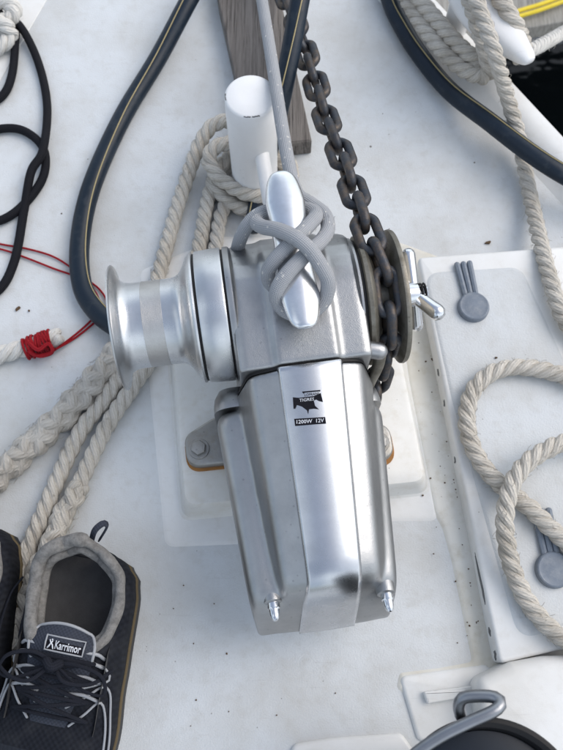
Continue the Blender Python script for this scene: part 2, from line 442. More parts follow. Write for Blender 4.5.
# ================================================================== THE SETTING
# gunwale line (outboard edge of the deck) runs diagonally across the upper right
gA, gB = P(440, 0, 0.02), P(553, 121, 0.02)
gd = (gB - gA).normalized(); gn = Vector((gd.y, -gd.x, 0)) * (1 if Vector((gd.y, -gd.x, 0)).x > 0 else -1)
e0 = gA - gd * 1.2; e1 = gB + gd * 1.0
def off(p, d): return (p + gn * d)
deck_pts = [(-1.3, -1.1), (off(e1, -.02).x + .5, -1.1), (off(e1, -.02).x, off(e1, -.02).y), (off(e0, -.02).x, off(e0, -.02).y), (-1.3, e0.y)]
tag(MB().prism(ccw(deck_pts), -.04, 0, 0).build('deck', DECK), kind='structure')
# hull side and rounded gunwale, lofted along the edge
m = MB(); rings = []
for k in range(41):
    p = e0.lerp(e1, k / 40); p.z = 0
    prof = [(-.062, -.002), (-.056, .0015), (-.047, .007), (-.040, .014), (-.033, .019), (-.02, .022), (-.006, .020), (0, .013), (.004, 0), (.012, -.05), (.0, -.3), (-.08, -.8), (-.12, -1.0), (-.14, -1.0), (-.13, -.05)]
    rings.append([off(p, a) + Vector((0, 0, z)) for a, z in prof])
m.grid(rings, True, True, True)
tag(m.build('gunwale', WHITE), kind='structure')
# smooth margin strip in the upper left of the deck
tag(MB().prism(px_poly([(49, -4), (28, 32), (-6, 92), (-160, 200), (-260, -60), (60, -60)], 0), 0, .0012, .0008).build('deck_margin', WHITE), kind='structure')

# windlass plinth: smooth apron on the deck, then a moulded block
rt = ccw([P(x, y, .002).xy for x, y in [(147, 352), (151, 395), (165, 548), (300, 540), (392, 522), (437, 520), (462, 600), (486, 668), (402, 672), (397, 690), (415, 752), (560, 760), (520, 690), (452, 470), (408, 290), (400, 225), (225, 232), (150, 275)]])
def apron():
    pts = [(146, 350), (165, 547), (310, 541), (392, 521), (440, 521), (404, 330), (396, 240), (222, 236), (140, 270)]
    return round_poly(px_poly(pts, .002), .012)
tag(sheet(apron(), .0014, .006).build('plinth_apron', WHITE), kind='structure')
# stained gutter between plinth and hatch
gut = [(396, 240), (396, 300), (408, 380), (424, 462), (434, 512), (443, 528), (452, 560), (473, 662), (440, 668), (400, 673), (397, 688), (420, 706), (530, 690), (500, 560), (466, 440), (440, 256)]
tag(sheet(round_poly(px_poly(gut, .003), .006), .0024, .006).build('gutter', CREAM), kind='structure')
blk = [(-.133, -.139), (.128, -.148), (.128, .118), (-.128, .122)]
m = MB(); rings = []
for ins, z in [(-.013, 0.001), (-.0095, .003), (-.0075, .008), (-.005, .020), (-.0035, .0285), (-.001, .0325), (.004, .034)]:
    q = [(blk[0][0] + ins, blk[0][1] + ins), (blk[1][0] - ins, blk[1][1] + ins), (blk[2][0] - ins, blk[2][1] - ins), (blk[3][0] + ins, blk[3][1] - ins)]
    rings.append([W_M @ Vector((p.x, p.y, z)) for p in round_poly(q, .014, 8)])
m.grid(rings, True, True, True)
tag(m.build('plinth', PLINTHM), kind='structure')
PZ = .034
# pads and moulding in the lower right corner
tag(MB().prism(round_poly(px_poly([(399, 676), (486, 664), (540, 700), (560, 790), (418, 740)], .006), .008), 0, .0045, .0044).build('deck_pad', WHITE), kind='structure')
tag(MB().prism(round_poly(px_poly([(424, 692), (494, 683), (497, 692), (428, 704)], .014), .002), .002, .0125, .002).build('pad_lip', WHITE), kind='structure')
tag(MB().prism(round_poly(px_poly([(292, 744), (330, 738), (402, 733), (415, 752), (420, 800), (285, 800)], .006), .01), 0, .006, .004).build('deck_pad', WHITE), kind='structure')
cm = [(477, 680), (512, 662), (545, 656), (690, 650), (690, 880), (500, 880)]
tag(MB().prism(round_poly(px_poly(cm, .042), .014), .001, .042, .012, 5).build('coaming', WHITE), kind='structure')

# water and far pontoon
def water():
    m_, t, b = nodes('dark_water'); n = N(t); co = n('ShaderNodeTexCoord').outputs['Object']
    b.inputs['Base Color'].default_value = (.004, .006, .007, 1); b.inputs['Roughness'].default_value = .08
    b.inputs['Specular IOR Level'].default_value = .25
    link(t, n.bump(n.noise(co, 6, 3, .6), .4, .02), b.inputs['Normal']); return m_
tag(MB().add([(-1500, -1500, -1.0), (1500, -1500, -1.0), (1500, 1500, -1.0), (-1500, 1500, -1.0)], [[0, 1, 2, 3]]).build('water', water(), smooth=False), kind='structure')
dk0 = thing('pontoon', 'weathered grey timber pontoon edge beyond the dark water', 'pontoon', P(545, 10, -.45))
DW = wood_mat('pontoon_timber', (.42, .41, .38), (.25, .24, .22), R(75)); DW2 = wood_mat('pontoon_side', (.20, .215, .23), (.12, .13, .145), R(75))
dA, dB = P(505, 33, -.45), P(563, 23, -.45); dd = (dB - dA).normalized(); dn = Vector((-dd.y, dd.x, 0))
dA = dA - dd * .6
for i in range(5):
    o0 = dn * (.004 + i * .147)
    q = [dA + o0, dA + dd * 2.6 + o0, dA + dd * 2.6 + o0 + dn * .14, dA + o0 + dn * .14]
    MB().prism(ccw([p.xy for p in q]), -.485, -.45 - random.uniform(0, .003), .003).build('plank', DW, dk0, dk0.location)
q = [dA + dd * 0, dA + dd * 2.6, dA + dd * 2.6 + dn * .05, dA + dn * .05]
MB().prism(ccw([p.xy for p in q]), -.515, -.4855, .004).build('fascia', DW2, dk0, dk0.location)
p = pxpath([(480, 30, -.43), (517, 17, -.437), (540, 10, -.437), (575, -3, -.437), (620, -20, -.43)])
m = MB(); m.tube(catmull(p, .01), .0045, 8); m.tube(catmull([v + Vector((.004, .014, .002)) for v in p], .01), .0045, 8)
tag(m.build('yellow_rope', YELLOW, None, p[2]), 'bright yellow line lying doubled across the grey pontoon', 'rope')

# ================================================================== HATCH
HZ = .03
h_out = [(418, 257), (640, 240), (700, 640), (560, 650), (500, 664)]
ho = thing('deck_hatch', 'white locker hatch lid with grey latches and a coil of rope lying on it', 'hatch', P(500, 450, 0))
hp = px_poly(h_out, HZ)
MB().prism(round_poly(hp, .006), .001, HZ, .004).build('rim', WHITE, ho, ho.location)
panel = round_poly(px_poly([(424, 273), (521, 267), (575, 385), (640, 600), (519, 641), (452, 400)], HZ), [.010, .02, .02, .02, .02, .02], 8)
MP = sheet(panel, .0013, .005)
for v in MP.v: v.z += HZ
MP.build('panel', HATCHM, ho, ho.location)
def latch(cx, cy, tx, ty, rad_px):
    z = HZ + .0017
    c = P(cx, cy, z); d = (P(tx, ty, z) - c); L_ = d.length; d.normalize(); s_ = Vector((-d.y, d.x, 0))
    k = (P(cx + rad_px, cy, z) - c).length
    m = MB()
    m.lathe([(0, k * 1.02), (.005, k), (.0066, k * .95), (.0072, k * .88), (.0068, k * .80), (.0072, k * .6), (.0075, 0)], c, (0, 0, 1), 40)
    for j in (-1, 0, 1):
        a0 = c + d * k * .6 + s_ * j * k * .33; a1 = c + d * L_ + s_ * j * k * .42
        m.tube([a0 + Vector((0, 0, .0022)), a0.lerp(a1, .5) + Vector((0, 0, .0022)), a1 + Vector((0, 0, .0022))], k * .20, 8)
    q = [c + d * k * .5 - s_ * k * .42, c + d * L_ * .97 - s_ * k * .5, c + d * L_ * .97 + s_ * k * .5, c + d * k * .5 + s_ * k * .42]
    m.prism(ccw([v.xy for v in q]), z, z + .0022, .0008)
    return m.build('latch', PLASTIC, ho, ho.location)
latch(473, 308, 463, 265, 15.5); latch(553, 570, 541, 512, 18)
for pts in [[(437, 366), (440, 366), (441, 375), (438, 372)], [(445, 398), (448, 400), (447, 405), (444, 403)], [(466, 548), (470, 556), (474, 590), (479, 603), (476, 606), (469, 585)], [(478, 628), (481, 630), (482, 637), (479, 636)], [(451, 455), (453, 460), (452, 463)], [(486, 650), (490, 655), (489, 662), (486, 658)]]:
    q = [P(x, y, HZ * .75) for x, y in pts]
    cx_ = sum((v for v in q), Vector()) / len(q)
    e = Vector((1, 0, 0))
    # chips lie on the sloping inboard wall of the hatch rim
    wall0 = P(418, 257, HZ); wall1 = P(500, 664, HZ); wd = (wall1 - wall0).normalized(); wn = Vector((wd.y, -wd.x, 0)); wn = wn if wn.x < 0 else -wn
    base = []
    for v in q:
        s1 = (v - wall0).dot(wd); hgt = HZ - .004 - abs((v - wall0).dot(wn)) * .35 - random.uniform(0, .004)
        base.append((s1, hgt))
    smn = min(b_[0] for b_ in base); smx = max(b_[0] for b_ in base)
    loop = []
    hm = random.uniform(.014, .020); hw_ = random.uniform(.0035, .0065)
    for a in range(11):
        t = a / 11 * 2 * PI; s1 = (smn + smx) / 2 + (smx - smn) / 2 * math.cos(t) * random.uniform(.5, 1.25); hz = hm + hw_ * math.sin(t) * random.uniform(.25, 1.3)
        loop.append((s1, hz))
    V = [wall0 + wd * a + wn * .0006 for a, hz in loop]
    for v, (a, hz) in zip(V, loop): v.z = hz
    V2 = [v - wn * .002 for v in V]
    MB().grid([V2, V], True, True, True).build('paint_chip', CHIP, ho, ho.location, smooth=False)

# ================================================================== PLANK, BOLLARD
pl = px_poly([(212, -40), (218, 0), (243, 112), (250, 148), (312, 141), (281, 0), (272, -40)], .028)
a_, b_ = P(212, -40, .028), P(250, 148, .028); rot = math.atan2((a_ - b_).x, (a_ - b_).y)
q = MB().prism(round_poly(pl, .002), .002, .028, .0025)
tag(q.build('wooden_plank', wood_mat('weathered_wood', (.235, .215, .20), (.10, .088, .08), rot), None, P(262, 90, 0)), 'weathered grey wooden plank lying on deck behind the white bollard', 'plank')

bc = P(250.5, 95, .18); bc.z = 0
bo = thing('mooring_bollard', 'white painted round bollard post with rope coiled around its foot', 'bollard', bc)
MB().lathe([(0, .036), (.004, .036), (.008, .031), (.012, .0285), (.08, .0287), (.150, .0290), (.1762, .0288), (.1782, .0278), (.1796, .0255), (.180, .012), (.180, 0)], bc, (0, 0, 1), 64).build('post', PAINT, bo, bc)
cp = P(266, 176, .085)
d0 = P(261, 150, .105); d1 = P(270, 202, .085)
MB().tube(catmull([d0, d0.lerp(d1, .5), d1], .006), .0088, 20).build('horn', PAINT, bo, bc)
for t0 in (3.2, 4.62, 4.95):
    # worn paint at the rim of the post
    V = []
    for k in range(7):
        a = t0 + (k - 3) * random.uniform(.03, .05); V.append(bc + Vector((math.cos(a) * .0276, math.sin(a) * .0276, .1783 + random.uniform(-.0007, .0009))))
    MB().tube(V, .0007, 5).build('worn_paint', CHIP, bo, bc)

# ================================================================== WINDLASS
wo = thing('anchor_windlass', 'grey cast metal anchor windlass with rope drum on left and chain wheel on right', 'windlass', W_O, None, W_YAW)
def wpart(mb, name, mat, parent=None, angle=35, smooth=True): return mb.build(name, mat, parent or wo, None, smooth, angle)
AX_Y, AX_Z = .026, .15
def fillet_ring(corners, rad, n=5): return round_poly(corners, rad, n)
def cast_blend(o, voxel, it):
    # melt the separate volumes of a casting into one skin with soft fillets
    r = o.modifiers.new('r', 'REMESH'); r.mode = 'VOXEL'; r.voxel_size = voxel
    q = o.modifiers.new('s', 'SMOOTH'); q.factor = .5; q.iterations = it
    me = bpy.data.meshes.new_from_object(o.evaluated_get(bpy.context.evaluated_depsgraph_get()))
    o.modifiers.clear(); old = o.data; o.data = me; me.name = old.name; bpy.data.meshes.remove(old)
    me.polygons.foreach_set('use_smooth', [True] * len(me.polygons)); me.update()
# gearbox body: cross-sections stepped along y
def gz(y):
    if y > .02:
        u = min(1, (y - .02) / .088); return .118 + (.2155 - .118) * math.sqrt(max(0, 1 - u ** 2.15))
    return .2155 - .0125 * ((.02 - y) / .076) ** 1.6
m = MB(); rings = []
ys = [.1079, .1065, .104, .100, .094, .086, .076, .064, .05, .035, .02, .005, -.01, -.025, -.04, -.052, -.0545]
for y in ys:
    zt = gz(y); sh = 0 if y > -.053 else .0012; tf = max(0, (y - .06) / .05); nx = .012 * tf * tf
    lo = .05 if y < .09 else .05 + (y - .09) * 2
    c_ = [(-.0575 + nx + sh, lo), (-.0575 + nx + sh, zt - .008), (-.050 + nx, zt - .0055 - sh), (-.025, zt - .005 - sh), (-.0195, zt - sh), (.036, zt - sh), (.041, zt - .006 - sh), (.064 - nx, zt - .0055 - sh), (.0700 - nx - sh, zt - .008), (.0700 - nx - sh, lo)]
    rings.append([Vector((p.x, y, p.y)) for p in fillet_ring(c_, [.004, .004, .010, .006, .003, .003, .006, .010, .004, .004])])
m.grid(rings, True, True, True)
m.prism(round_poly([(-.062, -.066), (.07, -.068), (.07, .098), (-.062, .098)], .02), PZ, .12, .004)
gbx = wpart(m, 'gearbox', CAST, angle=50); cast_blend(gbx, .0016, 7)
# gasket seam
def motor_ring(y, k, dz=0.0, inset=0.0):
    cx = .006 - .006 * k; hw = .0605 - .006 * k
    z0 = zt_motor(y)
    wl, wr = -.0600 + .007 * k, .072 - .016 * k
    c_ = [(wl - .010 + inset, .062), (wl - .005 + inset, .130 - dz * .5), (wl + .011, z0 - .013 - dz), (-.025, z0 - .006 - dz), (-.021, z0 - .0035 - dz), (.034 - .012 * k, z0 - .0035 - dz), (.038 - .012 * k, z0 - .006 - dz), (wr - .012, z0 - .012 - dz), (wr + .004 - inset, .130 - dz * .5), (wr + .008 - inset, .062)]
    return [Vector((p.x, y, p.y)) for p in fillet_ring(c_, [.004, .030, .016, .006, .003, .003, .006, .016, .030, .004])]
def zt_motor(y): return .2035 - .028 * (-.056 - y) / .2
m = MB(); m.grid([motor_ring(-.0542, 0, .0015, .0015), motor_ring(-.0572, 0, .0015, .0015)], True, True, True)
wpart(m, 'gasket', BLACK)
m = MB(); rings = []
for y, dz, ins in [(-.0568, .0018, .0012), (-.058, .0004, .0003), (-.06, 0, 0), (-.075, 0, 0), (-.10, 0, 0), (-.13, 0, 0), (-.16, 0, 0), (-.19, 0, 0), (-.215, 0, 0), (-.232, .0003, 0), (-.242, .0014, .0002), (-.250, .0045, .0006), (-.2565, .0105, .001), (-.262, .020, .0015), (-.268, .034, .002), (-.274, .050, .0025), (-.280, .067, .003), (-.2845, .080, .004), (-.287, .088, .007), (-.2875, .096, .012)]:
    k = (-.056 - y) / .2
    r_ = motor_ring(max(y, -.26) if False else y, k, 0, ins)
    zt = zt_motor(y)
    # drop the top for the sloping aft end
    rings.append([Vector((p.x, p.y, max(.058, p.z - dz) if p.z > .062 else p.z)) for p in r_])
m.grid(rings, True, True, True)
# two bulging side pods
def pod(m, x0, x1, hw0, hw1, zt0, zt1, yf, yb):
    rings = []
    st = [(0, .55, .014), (.012, .8, .006), (.035, .95, .0015), (.07, 1, 0), (.3, 1, 0), (.6, 1, 0), (.78, 1, 0), (.83, .995, .0015), (.862, .985, .005), (.89, .975, .011), (.915, .965, .020), (.94, .955, .034), (.965, .94, .052), (.985, .92, .068), (.994, .88, .078)]
    for t, w_, dz in st:
        y = yf + (yb - yf) * t; x = x0 + (x1 - x0) * t; h = (hw0 + (hw1 - hw0) * t) * w_; zt = zt0 + (zt1 - zt0) * t - dz
        c_ = [(x - h, .062), (x - h, max(.066, zt)), (x + h, max(.066, zt)), (x + h, .062)]
        rr = h * .95
        rings.append([Vector((p.x, y, p.y)) for p in fillet_ring(c_, [.004, rr, rr, .004], 8)])
    m.grid(rings, True, True, True)
pod(m, -.064, -.053, .024, .021, .142, .150, -.071, -.2875)
pod(m, .060, .042, .021, .019, .142, .150, -.083, -.2875)
mc = wpart(m, 'motor_cover', CAST, angle=50); cast_blend(mc, .0018, 22)
# pod caps that belong to the gearbox (short stubs in front of the seam)
for x, hw, yf in ((-.064, .0245, -.0695), (.060, .0215, -.0815)):
    m = MB(); rings = []
    for dy, w_, dz in [(.030, .5, .03), (.026, .75, .016), (.016, .93, .005), (.006, 1, 0), (0, 1.0, 0)]:
        h = hw * w_; z = .139 - dz
        rings.append([Vector((p.x, yf + dy, p.y)) for p in fillet_ring([(x - h, .045), (x - h, z), (x + h, z), (x + h, .045)], [.004, h * .95, h * .95, .004], 8)])
    m.grid(rings, True, True, True); wpart(m, 'housing_lug', CAST, angle=50)
# polished cover plate: wide band down the middle, bends over the aft end
m = MB(); rings = []
pl_st = [(-.0565, .0015), (-.0585, .0002), (-.062, 0), (-.08, .0006), (-.10, 0), (-.14, 0), (-.18, 0), (-.215, 0), (-.232, .0002), (-.242, .0011), (-.2505, .004), (-.2575, .0098), (-.2635, .0192), (-.2698, .0335), (-.2758, .0495), (-.2818, .0665), (-.2865, .080), (-.2895, .0895), (-.2895, .099)]
for y, dz in pl_st:
    k = (-.056 - y) / .2; z = zt_motor(y) - dz
    xl = -.0205 + .0005 * k; xr = .0385 - .0125 * k
    if y < -.25: xl -= (-.25 - y) * .24; xr -= (-.25 - y) * .10
    th = .010
    rings.append([Vector((x, y - a, zz)) for x, zz, a in [(xl - .003, z - th, 0), (xl - .0008, z - .003, 0), (xl + .0006, z - .0008, 0), (xl + .002, z, .0002), (xl * .5 + xr * .5, z + .0008, .0006), (xr - .002, z, .0002), (xr - .0006, z - .0008, 0), (xr + .0008, z - .003, 0), (xr + .003, z - th, 0)]])
m.grid(rings, True, True, True)
plate = wpart(m, 'cover_plate', POLISH, angle=60)
# upper part of the raised band on the gearbox is the same casting; lettering on the plate
def on_plate(px, py):
    z = .199
    for _ in range(4):
        v = WL(px, py, z); z = zt_motor(v.y) + .0006
    return v
def plate_poly(pts, lift=.0002, th=.0004):
    V = [on_plate(290 + x / 12.51, 385 + y / 12.51) for x, y in pts]
    a = sum(p.x * q.y - q.x * p.y for p, q in zip(V, V[1:] + V[:1]))
    if a < 0: V = V[::-1]
    return MB().grid([[v + Vector((0, 0, lift - .001)) for v in V], [v + Vector((0, 0, lift + th)) for v in V]], True, True, True)
m = plate_poly([(35, 155), (110, 163), (300, 140), (385, 102), (412, 212), (360, 200), (328, 182), (298, 196), (314, 262), (362, 306), (300, 298), (238, 305), (228, 368), (212, 318), (150, 270), (84, 248), (64, 296), (44, 296)])
k2 = plate_poly([(150, 84), (380, 64), (380, 78), (185, 94), (170, 108)]); m.add(k2.v, k2.f)
wpart(m, 'emblem', INK, plate, smooth=False)
wpart(plate_poly([(52, 425), (440, 402), (452, 484), (64, 512)]), 'rating_label', INK, plate, smooth=False)
def text_mesh(body, mat, x0, y0, x1, y1, h_px, lift=.0009, bold=.0, name='lettering'):
    cu = bpy.data.curves.new('txt', 'FONT'); cu.body = body; cu.size = 1; cu.extrude = 0.0; cu.offset = bold
    cu.resolution_u = 2
    to = bpy.data.objects.new('txt', cu); C.objects.link(to)
    dg = bpy.context.evaluated_depsgraph_get(); me = bpy.data.meshes.new_from_object(to.evaluated_get(dg))
    bpy.data.objects.remove(to); bpy.data.curves.remove(cu)
    xs = [v.co.x for v in me.vertices]; ysv = [v.co.y for v in me.vertices]
    mx0, mx1, my0, my1 = min(xs), max(xs), min(ysv), max(ysv)
    a = on_plate(290 + x0 / 12.51, 385 + y0 / 12.51); b = on_plate(290 + x1 / 12.51, 385 + y1 / 12.51)
    up_ = on_plate(290 + (x0) / 12.51, 385 + (y0 - h_px) / 12.51) - a
    ex = b - a
    for v in me.vertices:
        u = (v.co.x - mx0) / (mx1 - mx0); t = (v.co.y - my0) / (my1 - my0)
        v.co = a + ex * u + up_ * t + Vector((0, 0, lift))
    me.name = name; me.materials.append(mat)
    o = bpy.data.objects.new(name, me); C.objects.link(o); o.parent = plate; return o
text_mesh('LOFRANS', INK, 182, 142, 368, 124, 32, .0006)
text_mesh('TIGRES', INKW, 118, 216, 300, 196, 38, .0010)
text_mesh('1200W  12V', INKW, 82, 490, 425, 468, 48, .0010, .01)
# acorn nuts on the aft end
for px, py, zz in ((273, 601, .139), (386, 592, .139)):
    p = WL(px, py, zz); d = Vector((0, -1, .30)).normalized()
    root = wpart(MB().lathe([(-.02, .0085), (-.001, .0088), (.0015, .0085), (.0025, .007), (.0025, .001)], p, d, 28), 'washer', CAST)
    m = MB(); m.lathe([(.001, .0058), (.0075, .0058), (.0085, .005), (.009, .0048), (.013, .0046), (.0165, .0036), (.0185, .002), (.019, .0)], p, d, 6 if False else 20)
    wpart(m, 'cap_nut', CHROME)
# feet with bolts
for px, py, sx in ((199, 449, -1), (379, 443, 1)):
    c = WL(px, py, PZ + .016)
    q = [(c.x + sx * .015, c.y - .018), (c.x + sx * .015, c.y + .017), (c.x - sx * .02, c.y + .034), (c.x - sx * .055, c.y + .034), (c.x - sx * .055, c.y - .020)]
    q = round_poly(ccw(q), .016, 8)
    ft = wpart(MB().prism(q, PZ + .0025, PZ + .016, .003), 'mounting_foot', FOOTM)
    gr_ = 1.06 if sx < 0 else 1.13
    qs = [(c.x + (p.x - c.x) * gr_ + sx * .0005, c.y + (p.y - c.y) * gr_ - .002) for p in q]
    wpart(MB().prism(qs, PZ - .0005, PZ + .0026, .0008), 'rusty_gasket', RUST, ft)
    z = PZ + .016
    wpart(MB().lathe([(0, .0115), (.0015, .0115), (.002, .011), (.002, .001)], (c.x, c.y, z), (0, 0, 1), 24), 'washer', FOOTM, ft)
    m = MB(); m.prism([(c.x + .0085 * math.cos(PI / 3 * k + .3), c.y + .0085 * math.sin(PI / 3 * k + .3)) for k in range(6)], z + .002, z + .0085, .0012); wpart(m, 'bolt', FOOTM, ft, 25)
# warping drum (axis along -x)
def along(prof): return [(-a, r) for a, r in prof]
A0 = (0, AX_Y, AX_Z)
wpart(MB().lathe([(.050, .060), (.052, .0665), (.0535, .0680), (.0580, .0682), (.0592, .0675), (.0592, .03)], A0, (-1, 0, 0), 96), 'drum_flange', CAST)
wpart(MB().lathe([(.0580, .0658), (.0620, .0658)], A0, (-1, 0, 0), 72), 'seal_ring', BLACK)
dr = wpart(MB().lathe([(.0608, .04), (.0608, .0658), (.0616, .0676), (.0634, .0681), (.075, .0676), (.0868, .0668), (.0878, .066), (.0878, .05)], A0, (-1, 0, 0), 128), 'drum_base', DRUMM)
wpart(MB().lathe([(.0874, .0647), (.0902, .0647)], A0, (-1, 0, 0), 72), 'drum_groove', BLACK)
dp = [(.0896, .05), (.0896, .0642), (.0906, .0662), (.0925, .0665), (.0945, .0652), (.0972, .0615), (.0998, .0560), (.1028, .0505), (.1062, .0466), (.110, .0445), (.1145, .0437), (.124, .0435)]
dp2 = [(.124, .0435), (.1242, .0439), (.134, .0436), (.1438, .0439), (.144, .0435)]
dp3 = [(.144, .0435), (.155, .0436), (.1605, .0446), (.1645, .0468), (.1672, .0503), (.1690, .0553), (.1700, .0598), (.1706, .0630), (.1718, .0640), (.1730, .0632), (.1734, .060), (.1726, .045), (.1726, .0)]
dm = wpart(MB().lathe(dp, A0, (-1, 0, 0), 128).lathe(dp3, A0, (-1, 0, 0), 128), 'warping_drum', DRUMM, None, 40)
wpart(MB().lathe(dp2, A0, (-1, 0, 0), 96), 'drum_band', KNURL, dm)
# chain wheel
GX, GY = .0935, .022
A1 = (0, GY, AX_Z)
wpart(MB().lathe([(.068, .0625), (.0722, .0625), (.0728, .060), (.0728, .02)], A1, (1, 0, 0), 72), 'chain_wheel_seal', BLACK)
wpart(MB().lathe([(.060, .050), (.0655, .0625), (.0668, .0650), (.0690, .0650), (.0697, .0638), (.0697, .02)], A1, (1, 0, 0), 96), 'wheel_boss', CAST)
gw = wpart(MB().lathe([(.0724, .03), (.0724, .0640), (.0738, .0662), (.0775, .0668), (.0805, .0645), (.0848, .054), (.0872, .047), (.0890, .038), (.0980, .038), (.1000, .047), (.1025, .054), (.1062, .0655), (.1080, .0685), (.1105, .0690), (.1128, .068), (.1140, .063), (.1145, .03), (.116, .022), (.116, .0)], A1, (1, 0, 0), 96), 'chain_wheel', GALV, None, 40)
for k in range(10):
    a = 2 * PI * k / 10 + .2
    m = MB()
    c0 = Vector((GX, GY + .042 * math.cos(a), AX_Z + .042 * math.sin(a)))
    for sx in (-1, 1):
        q0 = c0 + Vector((sx * .0095, 0, 0)); rad = Vector((0, math.cos(a), math.sin(a)))
        m.tube([q0 - rad * .006, q0 + rad * .004, q0 + rad * .011], lambda i, n_: [.006, .005, .0028][i], 8)
    wpart(m, 'chain_tooth', GALV, gw)
# clutch handle: hub and three arms
hub = wpart(MB().lathe([(.1150, .019), (.118, .019), (.119, .0135), (.127, .0128), (.135, .0115), (.1365, .009), (.137, .0)], A1, (1, 0, 0), 40), 'clutch_hub', CHROME)
c0 = Vector((.131, GY, AX_Z))
for d, l_, r_ in ((Vector((.04, 1, .12)), .043, .0068), (Vector((.56, -.82, .22)), .032, .0080), (Vector((.10, -.5, -.82)), .040, .0066)):
    d.normalize()
    wpart(MB().tube(catmull([c0 + d * .004, c0 + d * .02, c0 + d * l_], .004), lambda i, m_: r_ * (.92 + .2 * i / m_), 20), 'clutch_arm', CHROME, hub)
for dx in (.1385, .1420):
    p = [Vector((dx, GY + .010 * math.cos(t / 14 * 2 * PI), AX_Z + .010 * math.sin(t / 14 * 2 * PI))) for t in range(15)]
    wpart(MB().tube(p, .0011, 6), 'retaining_clip', BLACK, hub)
wpart(MB().lathe([(.136, .0075), (.1445, .0075), (.1455, .006), (.1455, 0)], A1, (1, 0, 0), 24), 'shaft_end', CHROME, hub)
# chain stripper
s0 = WL(364, 349, .186); s1 = WL(379, 351, .186)
st = wpart(MB().tube([s0 + Vector((-.014, 0, 0)), s0, s1], .0085, 20, 'round'), 'stripper_pin', CAST)
e0_ = WL(381, 352, .183); e1_ = WL(371, 380, .13); e2_ = WL(366, 392, .11)
wpart(MB().tube(catmull([e0_, e0_.lerp(e1_, .5) + Vector((.002, 0, 0)), e1_, e2_], .004), .0058, 14), 'chain_stripper', GALV, st)
# horn cleat on top
m = MB(); rings = []
yc0, yc1 = .121, -.041; nst = 40
cx0, cx1 = .006, .006
for i in range(nst + 1):
    t = i / nst; th = PI * t; y = (yc0 + yc1) / 2 + (yc0 - yc1) / 2 * math.cos(th); u = math.cos(th)
    end = math.sin(th) ** .55 if 0 < i < nst else 0.02
    core = .0165 + .0045 * min(1, abs(u) / .6) ** 2
    a = max(.0006, core * end * (1.0 if u > 0 else .96)); b = max(.0006, (.0085 + .003 * (1 - u * u)) * end)
    z = .2455 + .004 * u * u
    rings.append([Vector((.006 + a * math.cos(2 * PI * k / 28), y, z + b * math.sin(2 * PI * k / 28))) for k in range(28)])
m.grid(rings, True, True, True)
m.lathe([(0, .026), (.004, .024), (.012, .017), (.03, .0135), (.038, .013)], (.006, .040, .208), (0, 0, 1), 32)
wpart(m, 'horn_cleat', SATIN, None, 60)

# ================================================================== ANCHOR CHAIN
def link_mesh():
    r0, st_, wr = .0105, .0110, .0051
    path = []
    for k in range(17): a = -PI / 2 + PI * k / 16; path.append(Vector((r0 * math.sin(a) * 0 + r0 * math.cos(a + PI / 2) * -1, st_ + r0 * math.sin(a + PI / 2), 0)))
    path += [Vector((-p.x, -p.y, 0)) for p in path]
    m = MB(); rings = []; n = len(path)
    for i, p in enumerate(path):
        t = (path[(i + 1) % n] - path[i - 1]).normalized(); s_ = Vector((0, 0, 1)); nn = t.cross(s_)
        w_ = wr * (1 + .05 * noise.noise(p * 200))
        rings.append([p + (nn * math.cos(2 * PI * k / 12) + s_ * math.sin(2 * PI * k / 12)) * w_ for k in range(12)])
    rings.append(rings[0]); m.grid(rings, True)
    return m
lm = link_mesh(); lo = lm.build('chain_link', CHAINM, None, None, True, 0)
bmx = bmesh.new(); bmx.from_mesh(lo.data); bmesh.ops.remove_doubles(bmx, verts=bmx.verts, dist=1e-5); bmesh.ops.recalc_face_normals(bmx, faces=bmx.faces); bmx.to_mesh(lo.data); bmx.free()
lmesh = lo.data; bpy.data.objects.remove(lo)
cp_ = [P(*p) for p in [(266, -60, .06), (283, -10, .075), (298, 30, .09), (313, 75, .115), (326, 118, .14), (341, 155, .163), (356, 198, .186), (368, 233, .204)]]
gr = .054
for a in (82, 100, 120, 140, 160, 178, 192):
    cp_.append(W_M @ Vector((GX - .0 - .0, GY - gr * math.cos(R(180 - a)) if False else GY + gr * math.cos(R(a)), AX_Z + gr * math.sin(R(a)))))
cp_.append(W_M @ Vector((GX - .002, GY - .060, .112))); cp_.append(W_M @ Vector((GX - .006, GY - .070, .075))); cp_.append(W_M @ Vector((GX - .009, GY - .080, .03)))
chain = thing('anchor_chain', 'dark steel anchor chain running over the chain wheel of the windlass', 'chain', W_M @ Vector((GX, GY, .2)))
cpath = catmull(cp_, .002); cF = frames(cpath, (0, 0, 1))
step_ = .0326; Ds = [0]
for a, b in zip(cpath, cpath[1:]): Ds.append(Ds[-1] + (b - a).length)
total = Ds[-1]; i = 0; k = 0; gyC = W_M @ Vector((GX, GY, AX_Z)); axw = (W_M.to_3x3() @ Vector((1, 0, 0)))
d = step_ * .5
while d < total - .01:
    while Ds[i + 1] < d: i += 1
    p = cpath[i]; T = cF[i][0]
    up = axw.cross(T).normalized()
    if up.z < 0 and d < total * .6: up = -up
    side = T.cross(up).normalized()
    far = max(0, 1 - d / (total * .55))
    roll = (0 if k % 2 else PI / 2) + far * .75 + random.uniform(-.12, .12) * (1 if d < total * .6 else .2)
    n2 = (up * math.cos(roll) + side * math.sin(roll)).normalized()
    x2 = T.cross(n2).normalized()
    M = Matrix((x2, T, n2)).transposed().to_4x4(); M.translation = p - chain.location
    o = bpy.data.objects.new('chain_link', lmesh); C.objects.link(o); o.parent = chain; o.matrix_basis = M
    d += step_; k += 1

